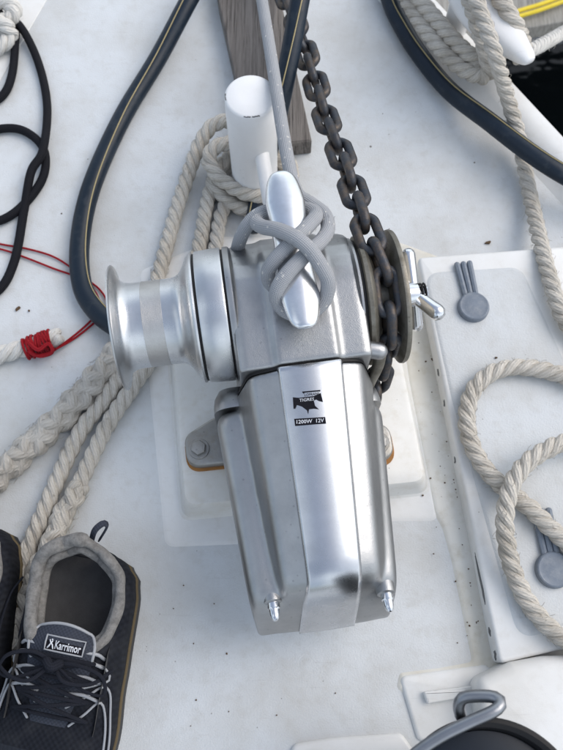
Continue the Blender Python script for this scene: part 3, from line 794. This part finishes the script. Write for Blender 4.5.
# ================================================================== GREY LINE ON THE CLEAT
gl = [(255, -40, .16), (262, 0, .165), (272, 62, .18), (281, 120, .20), (288, 160, .215), (296, 192, .222), (310, 203, .226), (324, 214, .232), (328, 228, .242), (322, 240, .251),
      (312, 249, .259), (300, 260, .2625), (287, 274, .2605), (278, 288, .252), (277, 300, .240), (286, 311, .230), (301, 315, .226), (316, 309, .231), (326, 297, .241), (328, 281, .254), (321, 266, .265), (310, 250, .2745), (296, 238, .2765), (278, 230, .268), (263, 227, .252), (257, 222, .238), (268, 216, .228), (288, 211, .226), (306, 209, .230), (316, 215, .243), (309, 225, .256), (297, 237, .2625), (284, 250, .2610), (274, 261, .254), (268, 272, .242), (271, 284, .230), (284, 290, .226)]
m = MB(); m.tube(catmull(pxpath(gl), .003), .0069, 16)
m.tube(catmull(pxpath([(290, 212, .224), (272, 211, .228), (258, 215, .230), (247, 226, .222), (240, 240, .200), (236, 256, .160), (236, 262, .13)]), .003), .0069, 16)
fibres(m, pxpath(gl), .0069, 160, .004, .00015)
tag(m.build('grey_line', GREYLINE, None, P(290, 180, .2)), 'grey flecked braided line cleated on top of the windlass', 'rope')

# ================================================================== HOSES
def hose(label, pts, r, stripe):
    path = catmull(pxpath(pts), .006)
    mid = path[len(path) // 2]
    o = MB().tube(path, r, 20, 'round', .86).build('hose', HOSE, None, mid); tag(o, label, 'hose', 'navy hoses on the foredeck')
    n = len(path); F = []; sp = []
    for i, p in enumerate(path):
        T = (path[min(n - 1, i + 1)] - path[max(0, i - 1)]).normalized(); side = T.cross(Vector((0, 0, 1))).normalized(); up = side.cross(T)
        t = i / (n - 1); a = R(stripe[0] + (stripe[1] - stripe[0]) * t)
        sp.append(p + up * (r * .99 * math.cos(a) * .9) + side * (r * .99 * math.sin(a)))
    MB().tube(sp, .0008, 6).build('stripe', GOLD, o, mid)
    return o
# the stripe angle is measured from straight up, positive to the right when looking along the hose
hose('navy hose with gold stripe bending round on deck behind the rope drum', [(212, -40, .05), (189, 0, .04), (158, 58, .02), (122, 118, .012), (92, 185, .012), (80, 240, .012), (82, 285, .013), (98, 313, .015), (122, 331, .02)], .0125, (20, -68))
hose('navy hose with gold stripe crossing the wooden plank beside the chain', [(308, -40, .16), (300, 0, .15), (291, 50, .13), (280, 105, .10), (269, 150, .06), (261, 185, .03), (254, 225, .015)], .0118, (-30, 40))
hose('navy hose with gold stripe curving past the white cleat to the right edge', [(372, -60, .02), (390, 0, .016), (402, 26, .014), (420, 55, .014), (450, 91, .018), (490, 122, .038), (532, 154, .047), (570, 178, .045), (640, 215, .03)], .0125, (15, -35))

# ================================================================== BLACK ROPE, RED TWINE
br = [(-14, -10, .02), (2, 16, .02), (20, 26, .014), (38, 62, .007), (47, 105, .007), (43, 150, .016), (31, 172, .016), (24, 210, .007), (14, 262, .007), (-4, 292, .007), (-40, 300, .007), (-60, 240, .007), (-30, 226, .007), (4, 219, .007), (28, 200, .007), (44, 174, .007), (43, 148, .0065), (24, 131, .007), (0, 129, .007), (-30, 140, .007), (-30, 112, .007), (0, 98, .007), (12, 74, .007), (16, 30, .008)]
tag(MB().tube(catmull(pxpath(br), .004), .0056, 12).build('black_rope', BLACKLINE, None, P(30, 150, 0)), 'thin black rope lying in loops on deck in the upper left corner', 'rope')
rw = [(-30, 236, .003), (0, 244, .003), (28, 249, .003), (56, 258, .003), (82, 276, .003), (100, 290, .003), (107, 304, .004), (101, 316, .003), (88, 328, .003), (72, 340, .005), (56, 349, .011)]
rw2 = [(-30, 244, .003), (0, 249, .003), (24, 257, .003), (52, 268, .003), (76, 277, .003), (94, 290, .003), (99, 304, .003), (93, 318, .003), (76, 334, .005), (52, 352, .010)]
m = MB(); m.tube(catmull(pxpath(rw), .004), .0013, 6); m.tube(catmull(pxpath(rw2), .004), .0013, 6)
for j in range(14):
    x, y = 51 - j * 1.9 + random.uniform(-1, 1), 339.6 + j * .72
    c = P(x, y, .0115); ax = (P(40, 344, .0115) - P(60, 336, .0115)).normalized(); sd_ = ax.cross(Vector((0, 0, 1)))
    tl = random.uniform(-.8, .8)
    m.tube([c + (sd_ * math.cos(t) + Vector((0, 0, 1)) * math.sin(t)) * random.uniform(.0114, .0132) + ax * (.004 * tl * math.cos(t)) for t in [2 * PI * q / 16 for q in range(17)]], .0016, 6)
m.tube(catmull(pxpath([(28, 342, .024), (38, 350, .024), (48, 344, .024), (52, 352, .02), (40, 356, .016), (30, 352, .02)]), .003), .0026, 6)
tag(m.build('red_twine', REDLINE, None, P(60, 300, 0)), 'red twine whipped round a rope end and trailing under the hose', 'twine')
we = [(-60, 376, .0105), (-20, 362, .0105), (0, 355, .0105), (24, 348, .0105), (44, 341, .0105), (58, 337, .0105)]
m = laid_rope(MB(), pxpath(we), .0108, .05); 
tag(m.build('rope_end', ROPEW, None, P(20, 350, 0)), 'white rope end with red whipping lying at the left edge', 'rope')

# ================================================================== THREE-STRAND ROPES
RR = .0093
bz = .014
def coil_pt(a, z, r=.038): return (bc + Vector((math.cos(R(a)) * r, math.sin(R(a)) * r, z)))
# long rope that comes off the bollard, under the drum and away to lower left
ra = pxpath([(262, 128, .06), (244, 124, .055), (226, 121, .05), (210, 128, .04), (198, 148, .028), (187, 178, .016), (175, 215, .011), (162, 262, .011), (146, 318, .011), (112, 388, .011), (80, 432, .011), (52, 492, .011), (24, 560, .011), (8, 606, .011), (-14, 660, .011)])
m = laid_rope(MB(), ra, RR); fibres(m, ra, RR, 420)
tag(m.build('three_strand_rope', ROPE, None, P(150, 300, 0)), 'cream laid rope running from the bollard top turn under the drum, the left of two', 'rope', 'laid ropes from the bollard')
rb = pxpath([(230, 158, .022), (217, 174, .022), (217, 187, .018), (227, 200, .014), (244, 209, .0125), (264, 212, .0125), (282, 200, .013), (287, 172, .022), (270, 150, .04), (245, 142, .05), (224, 144, .05), (212, 150, .047), (209, 162, .043), (218, 176, .038), (234, 188, .034), (252, 195, .032), (272, 196, .030), (290, 182, .025), (288, 162, .016), (262, 150, .012), (240, 150, .0115), (224, 162, .0112), (213, 182, .011), (206, 208, .011), (199, 248, .011), (186, 292, .011), (160, 345, .011), (134, 385, .011), (108, 424, .011), (88, 465, .011), (70, 505, .011)])
m = laid_rope(MB(), rb, RR, phase=1); fibres(m, rb, RR, 420)
o_rb = tag(m.build('three_strand_rope', ROPE, None, P(190, 280, 0)), 'cream laid rope wrapped twice round the bollard foot and ending in a splice', 'rope', 'laid ropes from the bollard')
spl = pxpath([(78, 486, .012), (64, 515, .013), (50, 545, .013), (36, 575, .013), (22, 612, .013), (10, 660, .012)])
MB_ = plait_rope(MB(), spl, .0125, .06, 2, 9); laid_rope(MB_, spl, .0105, .05); fibres(MB_, spl, .0125, 140, .01)
MB_.build('splice', ROPE, o_rb, P(190, 280, 0))
rc = pxpath([(246, 190, .0105), (230, 200, .0105), (222, 212, .0105), (218, 228, .0105), (215, 250, .0105), (211, 278, .0105), (205, 310, .0105)])
m = laid_rope(MB(), rc, RR * .95, phase=2); fibres(m, rc, RR, 60)
tag(m.build('three_strand_rope', ROPEOLD, None, P(215, 240, 0)), 'short greyish length of laid rope between the bollard foot and the windlass housing', 'rope', 'laid ropes from the bollard')
# thick plaited rope
rp = pxpath([(150, 318, .012), (120, 350, .014), (95, 380, .015), (58, 420, .015), (20, 455, .015), (-20, 490, .015), (-60, 520, .015)])
m = plait_rope(MB(), rp, .0160, .074, 3, 10); m.tube(catmull(rp, .006), .0118, 12); fibres(m, rp, .016, 420, .008)
tag(m.build('plaited_rope', ROPEOLD, None, P(60, 420, 0)), 'thick grubby white plaited rope leading from under the drum to the left edge', 'rope')

# ================================================================== CLEAT AND MOORING ROPES, UPPER RIGHT
k0, k1 = P(438, -62, .11), P(529, 66, .10)
kd = (k1 - k0).normalized(); km = k0.lerp(k1, .5); kl = (k1 - k0).length
ks = kd.cross(Vector((0, 0, 1))).normalized()
kc = thing('mooring_cleat', 'white painted horn cleat on the gunwale with cream rope turns', 'cleat', Vector((km.x, km.y, .02)))
m = MB(); rings = []
for i in range(31):
    t = i / 30; u = math.cos(PI * t); y = u * kl / 2
    e_ = max(.04, math.sin(PI * t) ** .5) if 0 < i < 30 else .03
    a = (.0175 + .014 * (1 - u * u) ** 2) * e_; b = (.012 + .008 * (1 - u * u)) * e_
    c = km + kd * y; c.z = .095 + .012 * u * u
    rings.append([c + ks * (a * math.copysign(abs(math.cos(2 * PI * q / 24)) ** .8, math.cos(2 * PI * q / 24))) + Vector((0, 0, 1)) * (b * math.copysign(abs(math.sin(2 * PI * q / 24)) ** .8, math.sin(2 * PI * q / 24))) for q in range(24)])
m.grid(rings, True, True, True); m.build('horn_bar', PAINT, kc, kc.location, True, 60)
for sgn in (-1, 1):
    c = km + kd * sgn * .035
    MB().lathe([(0, .017), (.01, .016), (.03, .0155), (.075, .016)], (c.x, c.y, .018), (0, 0, 1), 28).build('cleat_leg', PAINT, kc, kc.location)
mr = pxpath([(390, -40, .040), (403, -8, .040), (428, 33, .042), (455, 63, .044), (478, 76, .048), (489, 72, .062), (486, 52, .085), (477, 22, .108), (466, -12, .122)])
m = laid_rope(MB(), mr, .0105); fibres(m, mr, .0105, 90)
mr2 = pxpath([(398, -40, .058), (414, -8, .056), (440, 24, .056), (465, 51, .056), (484, 63, .052), (496, 60, .046), (502, 48, .04)])
laid_rope(m, mr2, .0105, phase=1)
mr3 = pxpath([(462, -50, .138), (472, -14, .138), (484, 22, .134), (496, 57, .116), (506, 92, .070), (516, 126, .036), (523, 158, .018), (530, 195, .014), (540, 240, .030), (551, 282, .043), (566, 322, .043), (600, 352, .045), (622, 380, .05), (606, 388, .047), (580, 381, .0445), (552, 372, .043), (520, 367, .0425), (494, 372, .0425), (475, 388, .0425), (467, 412, .0425), (470, 440, .0425), (484, 467, .0425), (506, 489, .0425), (530, 508, .0425), (556, 533, .0425), (600, 570, .0425), (640, 570, .0425), (652, 510, .045), (620, 450, .05), (575, 441, .056), (548, 449, .060), (526, 464, .063), (511, 487, .0635), (505, 518, .060), (508, 550, .053), (518, 583, .045), (535, 612, .0425), (560, 636, .0425), (600, 660, .045)])
laid_rope(m, mr3, .0096, .047, phase=2); fibres(m, mr3, .0100, 900)
tag(m.build('mooring_rope', ROPE, None, P(520, 250, 0)), 'cream three strand mooring rope from white cleat to the coil on hatch', 'rope')
mr4 = pxpath([(490, -40, .125), (497, -8, .122), (508, 12, .118), (518, 30, .105), (524, 46, .075), (520, 58, .045)])
m = laid_rope(MB(), mr4, .0105, .046); fibres(m, mr4, .0105, 60)
tag(m.build('rope_turn', ROPE, None, P(510, 20, .02)), 'cream rope turn over the outboard side of the white cleat', 'rope')
dl = pxpath([(516, 58, .03), (526, 53, .04), (545, 43, .02), (566, 31, -.02), (620, 2, -.1)])
m = laid_rope(MB(), dl, .0092, .03, 8, 3); fibres(m, dl, .0095, 200, .006)
tag(m.build('dock_line', ROPEW, None, P(540, 45, 0)), 'fuzzy white dock line leading out over dark water from the cleat', 'rope')
# knot of white rope in the upper left corner
kn = pxpath([(-30, 4, .02), (-8, 2, .025), (8, 4, .03), (15, 12, .026), (8, 20, .02), (-10, 22, .02), (-24, 30, .02)])
kn2 = pxpath([(-24, 56, .012), (-6, 50, .014), (6, 42, .016), (11, 33, .018), (6, 26, .03), (-10, 18, .032)])
m = laid_rope(MB(), kn, .0105, .045); laid_rope(m, kn2, .0100, .045); fibres(m, kn, .0105, 60)
tag(m.build('rope_knot', ROPEW, None, P(0, 25, 0)), 'knotted white rope with a black rope through it, upper left corner', 'rope')

# ================================================================== SHOES
def knit(name, base, dark, fx=900, fy=900):
    m_, t, b = nodes(name); n = N(t); co = n('ShaderNodeTexCoord').outputs['Object']; sp = n('ShaderNodeSeparateXYZ', {'Vector': co})
    a = n.math('SINE', n.math('MULTIPLY', sp.outputs[0], fx)); c = n.math('SINE', n.math('MULTIPLY', sp.outputs[1], fy))
    h = n.math('ADD', n.math('MULTIPLY', n.math('MULTIPLY', a, c), .5), .5)
    f = n.noise(co, 45, 4, .65)
    c1 = n.mix(n.math('MULTIPLY', h, .5), dark, base); c1 = n.mix(n.math('MULTIPLY', n.ramp(f, [(.45, 0), (.8, 1)]), .3), c1, (.065, .066, .07))
    link(t, c1, b.inputs['Base Color']); b.inputs['Roughness'].default_value = .85; b.inputs['Specular IOR Level'].default_value = .15
    link(t, n.bump(h, .6, .0007), b.inputs['Normal']); return m_
UPPER = knit('charcoal_mesh', (.021, .024, .033), (.008, .009, .013), 1100, 900)
TOEM = knit('ribbed_toe', (.042, .048, .064), (.012, .014, .019), 1500, 1)
SOLE = simple('black_sole', (.02, .02, .022), .6, .3, .3)
SOLEY = simple('tan_sole_edge', (.10, .072, .032), .7, .3)
def fleece():
    m_, t, b = nodes('grey_fleece'); n = N(t); co = n('ShaderNodeTexCoord').outputs['Object']
    f = n.noise(co, 150, 5, .7); g = n.noise(co, 900, 3, .7)
    link(t, n.mix(n.ramp(f, [(.35, 0), (.65, 1)]), (.15, .145, .138), (.27, .262, .25)), b.inputs['Base Color']); b.inputs['Roughness'].default_value = .95
    link(t, n.bump(g, .9, .0012, n.bump(f, .4, .003)), b.inputs['Normal']); return m_
FLEECE = fleece(); LINER = simple('dark_liner', (.045, .045, .048), .95, .5, .7, 500)
SILVER = simple('silver_trim', (.30, .31, .33), .5, .15); TONGUE = knit('tongue_cloth', (.062, .072, .10), (.03, .034, .046), 1600, 1600)
BROWNSTAIN = simple('worn_tan_lining', (.16, .12, .085), .95, .4)

def interp(tab, t):
    for (a, va), (b, vb) in zip(tab, tab[1:]):
        if t <= b:
            u = (t - a) / (b - a); u = u * u * (3 - 2 * u); return va + (vb - va) * u
    return tab[-1][1]
SL = .315
WID = [(0, .0), (.008, .024), (.03, .038), (.07, .047), (.14, .0505), (.26, .0505), (.40, .052), (.58, .058), (.72, .060), (.85, .055), (.94, .040), (.985, .018), (1, 0)]
HGT = [(0, .083), (.03, .088), (.09, .080), (.16, .073), (.24, .077), (.32, .090), (.42, .086), (.55, .072), (.75, .054), (.92, .044), (1, .026)]
OPN = [(.0, .0), (.016, .018), (.04, .030), (.08, .0385), (.13, .041), (.2, .040), (.26, .036), (.30, .028), (.33, .003), (1.0, .003)]
def cx(t): return .010 * math.sin(PI * t) * 1.0 - .018 * max(0, t - .5) ** 2 * 4 * .5
def make_shoe(label, logo=True):
    root = thing('shoe', label, 'shoe', (0, 0, 0), 'pair of sports shoes')
    def outline(grow, n=48):
        L_, R_ = [], []
        for i in range(n + 1):
            t = .5 - .5 * math.cos(PI * i / n); w_ = interp(WID, t) + (grow if 0 < i < n else 0); y = -SL * t + (grow if i == 0 else (-grow if i == n else 0))
            L_.append((cx(t) - w_, y)); R_.append((cx(t) + w_, y))
        return ccw(L_ + R_[::-1][1:-1])
    m = MB(); m.prism(outline(.002), 0, .016, .003); m.build('sole', SOLE, root)
    m = MB(); m.prism(outline(.0022), .015, .0195, .0015); m.build('sole_edge', SOLEY, root)
    # upper shell: outer wall, rolled into the opening, dark inside
    rings = []; n = 64
    ri = []
    for i in range(n + 1):
        t = .004 + .992 * (.5 - .5 * math.cos(PI * i / n)); w_ = interp(WID, t); h = interp(HGT, t); o_ = min(interp(OPN, t), w_ * .86); y = -SL * t; x0 = cx(t)
        ring = []
        for k in range(12):
            a = k / 11; ang = a * PI / 2
            xx = w_ + (o_ - w_) * (1 - math.cos(ang)) ** 1.35 + .0045 * math.sin(PI * a); zz = .018 + (h - .018) * math.sin(ang) ** .85
            ring.append((x0 - xx, zz))
        rings.append([Vector((x, y, z)) for x, z in ring] + [Vector((2 * x0 - x, y, z)) for x, z in ring[::-1]])
        ri.append((t, x0, y, h, o_, w_))
    nn = len(rings[0]); m = MB(); toe = MB()
    def closed_ok(i): return ri[i][0] > .325
    for i in range(n):
        for k in range(nn - 1):
            if k == 11 and not closed_ok(i): continue
            tgt = toe if ri[i][0] > .60 else m
            tgt.add([rings[i][k], rings[i][k + 1], rings[i + 1][k + 1], rings[i + 1][k]], [[0, 1, 2, 3]])
    def weld(o):
        b_ = bmesh.new(); b_.from_mesh(o.data); bmesh.ops.remove_doubles(b_, verts=b_.verts, dist=1e-5); bmesh.ops.recalc_face_normals(b_, faces=b_.faces); b_.to_mesh(o.data); b_.free()
        for p in o.data.polygons: p.use_smooth = True
    weld(m.build('upper', UPPER, root, angle=0)); weld(toe.build('toe_box', TOEM, root, angle=0))
    # inside lining and insole
    li = []
    for (t, x0, y, h, o_, w_) in ri:
        if t > .56: break
        tt = max(t, .01); hh = h - .004
        q = []
        for k in range(14):
            a = k / 13 * PI; ww = max(.004, min(w_ * .9, .044)); 
            q.append(Vector((x0 - ww * math.cos(a) * (1 if True else 1), y - .004 if t < .02 else y, hh - (hh - .026) * math.sin(a) ** .6)))
        li.append(q)
    o = MB().grid(li, False).build('lining', LINER, root, angle=0)
    # padded collar following the opening
    lp = []
    tt = [.012, .024, .045, .075, .11, .15, .19, .23, .27, .30]
    for t in tt: lp.append(Vector((cx(t) - interp(OPN, t) - .003, -SL * t, interp(HGT, t) - .002 + (.002 if t < .05 else 0))))
    rp_ = []
    for t in tt[::-1]: rp_.append(Vector((cx(t) + interp(OPN, t) + .003, -SL * t, interp(HGT, t) - .002)))
    back = [Vector((cx(0) - .001, .002, interp(HGT, 0.02) + .006))]
    path = catmull(lp[::-1] + back + rp_[::-1], .004)
    m = MB(); m.tube(path, lambda i, q: (.0050 + .0020 * (path[i].x < cx(.15))) * (1 + .25 * noise.noise(path[i] * 45)), 14); m.build('collar', FLEECE, root, angle=0)
    path2 = [p + Vector((0, 0, -.013)) * 1.0 + (Vector((cx(.2), -SL * .2, p.z)) - p) * .10 for p in path]
    MB().tube(path2, .0060, 12).build('collar_lining', FLEECE, root, angle=0)
    # tongue
    tg = []
    for i in range(13):
        t = i / 12; s_ = .268 + t * .27; y = -SL * s_
        z = interp(HGT, s_) + (.010 * (1 - t) ** 2 + .003); ww = .033 - .006 * t
        if i == 0: ww *= .80
        if i == 1: ww *= .95
        top = [Vector((cx(s_) + ww * a, y + (.006 * (1 - a * a) if i < 3 else 0), z - .009 * a * a)) for a in [q / 8 for q in range(-8, 9)]]
        bot = [v - Vector((0, 0, .005)) for v in top[::-1]]
        tg.append(top + bot)
    tongue = MB().grid(tg, True, True, True).build('tongue', TONGUE, root, angle=60)
    edge = tg[0][:17]
    MB().tube(catmull([tg[3][0], tg[2][0], tg[1][0]] + edge + [tg[1][16], tg[2][16], tg[3][16]], .003), .0016, 8).build('tongue_trim', SILVER, tongue, angle=0)
    def surf(a, s_):  # a in -1..1 across the tongue, s_ along the shoe
        t = (s_ - .268) / .27; ww = .033 - .006 * t; z = interp(HGT, s_) + .010 * max(0, 1 - t) ** 2 + .003
        return Vector((cx(s_) + ww * a, -SL * s_, z - .009 * a * a))
    # label: dark patch, silver border, lettering
    def patch(a0, a1, s0, s1, lift, th, k=8):
        rows = []
        for j in range(3):
            s_ = s0 + (s1 - s0) * j / 2; rows.append([surf(a0 + (a1 - a0) * q / k, s_) + Vector((0, 0, lift)) for q in range(k + 1)])
        return MB().grid(rows, False)
    patch(-.42, .72, .288, .330, .0007, 0).build('label_patch', INK, tongue, angle=0)
    bd = [surf(a, s_) + Vector((0, 0, .0024)) for a, s_ in [(-.42, .288), (-.1, .288), (.2, .288), (.5, .288), (.72, .288), (.72, .309), (.72, .330), (.5, .330), (.2, .330), (-.1, .330), (-.42, .330), (-.42, .309), (-.42, .288)]]
    MB().tube(bd, .0009, 6).build('label_border', SILVER, tongue, angle=0)
    cu = bpy.data.curves.new('txt', 'FONT'); cu.body = 'Karrimor'; cu.resolution_u = 2; cu.offset = .015
    to = bpy.data.objects.new('txt', cu); C.objects.link(to); me = bpy.data.meshes.new_from_object(to.evaluated_get(bpy.context.evaluated_depsgraph_get()))
    bpy.data.objects.remove(to); bpy.data.curves.remove(cu)
    xs = [v.co.x for v in me.vertices]; yv = [v.co.y for v in me.vertices]; X0, X1, Y0, Y1 = min(xs), max(xs), min(yv), max(yv)
    for v in me.vertices:
        v.co = surf(-.12 + .76 * (v.co.x - X0) / (X1 - X0),   .323 - .024 * (v.co.y - Y0) / (Y1 - Y0)) + Vector((0, 0, .0013))
    me.materials.append(INKW); o = bpy.data.objects.new('lettering', me); C.objects.link(o); o.parent = tongue
    m = MB()
    for pts in [[(-.34, .323), (-.27, .313), (-.22, .304)], [(-.30, .301), (-.26, .308), (-.2, .313), (-.17, .323)], [(-.27, .313), (-.3, .319)], [(-.24, .298), (-.22, .300)]]:
        m.tube([surf(a, s_) + Vector((0, 0, .0014)) for a, s_ in pts], .0007, 5)
    m.build('logo_mark', INKW, tongue, angle=0)
    # eyelet overlays, laces
    def usurf(side, fr, s_, lift=.0018):
        w_ = interp(WID, s_); h = interp(HGT, s_); o_ = min(interp(OPN, s_), w_ * .86); ang = fr * PI / 2
        xx = w_ + (o_ - w_) * (1 - math.cos(ang)) ** 1.35 + .0045 * math.sin(PI * fr); zz = .018 + (h - .018) * math.sin(ang) ** .85
        return Vector((cx(s_) + side * (xx + lift * math.cos(ang)), -SL * s_, zz + lift * math.sin(ang)))
    m = MB()
    rows = [.345, .40, .455, .51]
    for j, s_ in enumerate(rows):
        a, b = usurf(-1, .72, s_, .004), usurf(1, .72, s_, .004); md = (a + b) / 2; md.z = interp(HGT, s_) + .012 - j * .001
        m.tube(catmull([a, a.lerp(md, .5) + Vector((0, 0, .004)), md, b.lerp(md, .5) + Vector((0, 0, .004)), b], .004), .0019, 8, 'round', .45)
        if j < 3:
            for sg in (-1, 1):
                a = usurf(sg, .72, s_, .004); b = usurf(-sg, .72, rows[j + 1], .004); md = (a + b) / 2; md.z = interp(HGT, s_) + .010
                m.tube(catmull([a, a.lerp(md, .5) + Vector((0, 0, .003)), md, b.lerp(md, .5) + Vector((0, 0, .003)), b], .004), .0019, 8, 'round', .45)
    zc = interp(HGT, .36) + .016
    kx = cx(.36)
    for pts in [[(0, 0, 0), (-.022, .006, .004), (-.045, -.002, 0), (-.052, -.018, -.012), (-.035, -.020, -.006), (-.01, -.008, 0), (0, 0, 0)], [(0, 0, .001), (.024, .002, .004), (.046, -.004, -.004), (.050, -.020, -.014), (.03, -.018, -.004), (.01, -.006, .002), (0, 0, .001)], [(0, 0, 0), (.014, -.014, .004), (.038, -.012, -.002), (.052, .002, -.014)], [(0, 0, 0), (-.02, -.02, .002), (-.05, -.014, -.008), (-.066, .012, -.022), (-.074, .05, -.045), (-.07, .07, -.055)]]:
        m.tube(catmull([Vector((kx + x, -SL * .36 + y, zc + z)) for x, y, z in pts], .003), .0019, 8, 'round', .5)
    m.tube(catmull([Vector((kx - .006, -SL * .36, zc + .003)), Vector((kx, -SL * .36 - .004, zc + .006)), Vector((kx + .006, -SL * .36, zc + .003))], .002), .0046, 8)
    m.build('laces', LACE, root, angle=0)
    # loose loop pattern lines (silver piping) on the outer side
    m = MB()
    for pts in [[(.74, .345), (.60, .35), (.52, .385), (.80, .42)], [(.9, .48), (.74, .44), (.58, .405), (.46, .42), (.42, .48), (.38, .56), (.3, .68)], [(.86, .53), (.74, .49), (.60, .45), (.52, .47), (.48, .54), (.42, .66)]]:
        m.tube(catmull([usurf(1, f_, s_) for f_, s_ in pts], .004), .0013, 6)
        m.tube(catmull([usurf(-1, f_, s_) for f_, s_ in pts], .004), .0013, 6)
    m.build('piping', SILVER, root, angle=0)
    for sg in (-1, 1):
        for s_ in (.32, .345, .39, .44):
            MB().tube(catmull([usurf(sg, .62, s_ + .006), usurf(sg, .78, s_ - .004, .003), usurf(sg, .92, s_ + .004, .004), usurf(sg, .78, s_ + .012, .003)], .003), .0018, 6).build('eyelet', SILVER, root, angle=0)
    # fabric pull loop at the heel
    h0 = interp(HGT, .02)
    MB().tube(catmull([Vector((.006, .004, h0 - .01)), Vector((.010, .014, h0 + .003)), Vector((.017, .022, h0 + .005)), Vector((.020, .020, h0 - .001)), Vector((.012, .008, h0 - .018))], .003), .0032, 8, 'round', .4).build('heel_loop', TONGUE, root, angle=0)
    return root
sh = make_shoe('charcoal sports shoe with grey padded collar, black laces and tongue badge')
hp_ = P(83, 543, .085)
sh.location = (hp_.x, hp_.y, .002); sh.rotation_euler = (0, 0, R(-11))
sh2 = copy_tree(sh); sh2['label'] = 'charcoal sports shoe cut off by the left edge, only its heel showing'
hp2 = P(-45, 515, .085); sh2.location = (hp2.x, hp2.y, .002); sh2.rotation_euler = (0, 0, R(-4))

# ================================================================== BLACK BUCKET, LOWER RIGHT (close to the camera)
BZ = .25
bkc = P(492, 826, BZ); br_ = (P(492, 717, BZ) - bkc).length
bk = thing('black_bucket', 'black round bucket with polished steel handle standing in lower right corner', 'bucket', (bkc.x, bkc.y, .045))
MB().lathe([(.043 - BZ, br_ * .50), (-.012, br_ * .93), (-.005, br_ * .995), (0, br_ * 1.0), (.0025, br_ * .985), (.003, br_ * .95), (.001, br_ * .90), (-.006, br_ * .87), (-.012, br_ * .865)], bkc, (0, 0, 1), 96).build('bucket_body', BLACK, bk, bk.location)
MB().lathe([(-.011, br_ * .868), (-.007, br_ * .86), (-.004, br_ * .6), (-.003, 0)], bkc, (0, 0, 1), 64).build('bucket_lid', NAVYGLOSS, bk, bk.location)
hb = pxpath([(380, 790, BZ + .004), (412, 757, BZ + .01), (440, 737, BZ + .014), (470, 722, BZ + .018), (494, 711, BZ + .02), (501, 703, BZ + .018), (494, 697, BZ + .014), (476, 696, BZ + .010), (463, 698, BZ + .006), (459, 706, BZ), (461, 716, BZ - .008)])
MB().tube(catmull(hb, .004), .0046, 16).build('bucket_handle', STEEL, bk, bk.location)

# ================================================================== SMALL DEBRIS
def flake(px, py, z, r, mat, name, label, cat, seed, el=2.2, rz=0.3, group=None):
    rnd = random.Random(seed); c = P(px, py, z); q = []
    for k in range(9):
        a = 2 * PI * k / 9; rr = r * rnd.uniform(.6, 1.15); x, y = rr * el * math.cos(a), rr * math.sin(a)
        q.append((c.x + x * math.cos(rz) - y * math.sin(rz), c.y + x * math.sin(rz) + y * math.cos(rz)))
    o = MB().prism(ccw(q), z, z + .0022, .0007).build(name, mat, None, c)
    return tag(o, label, cat, group)
flake(488, 243, .0005, .0022, BROWN, 'dry_leaf', 'small curled brown leaf lying on deck above the hatch', 'leaf', 3, 2.4, .35)
flake(18, 309, .0005, .0019, BROWN, 'rust_flake', 'larger brown flake on deck left of the bent hose', 'flake', 5, 2.0, .9)
flake(29, 311, .0005, .0012, BROWN, 'rust_flake', 'smaller brown flake on deck near the red twine', 'flake', 8, 1.3, 1.2)
flake(496, 358, HZ + .0012, .0012, BROWN, 'dark_crumb', 'dark crumb on the hatch just above the rope coil', 'crumb', 9, 1.6, .2)
rnd = random.Random(11); m = MB()
for _ in range(34):
    x, y, z = rnd.choice([(rnd.uniform(150, 560), rnd.uniform(640, 735), .0005), (rnd.uniform(415, 450), rnd.uniform(330, 560), .003), (rnd.uniform(60, 280), rnd.uniform(10, 380), .0005), (rnd.uniform(330, 560), rnd.uniform(60, 245), .0005), (rnd.uniform(150, 260), rnd.uniform(560, 740), .0005)])
    if y > 256 and x > 418 + (y - 257) * .2: continue
    c = P(x, y, z); r_ = rnd.uniform(.0004, .0011)
    m.prism(ccw([(c.x + r_ * rnd.uniform(.7, 1.4) * math.cos(k * PI / 3), c.y + r_ * math.sin(k * PI / 3)) for k in range(6)]), z - .0005, z + r_ * .7, r_ * .3)
for _ in range(34):
    t = rnd.random(); y = 290 + 365 * t; x = 421 + 66 * t - rnd.expovariate(.22) - 1
    c = P(x, y, .0026); r_ = rnd.uniform(.0003, .0008) * (1.5 if rnd.random() < .12 else 1)
    m.prism(ccw([(c.x + r_ * rnd.uniform(.6, 1.5) * math.cos(k * PI / 3), c.y + r_ * rnd.uniform(.8, 1.5) * math.sin(k * PI / 3)) for k in range(6)]), .001, .0026 + r_ * .6, r_ * .3)
tag(m.build('grit', BROWN, None, (0, 0, 0)), 'dark specks of grit scattered over the white deck', 'grit', None, 'stuff')
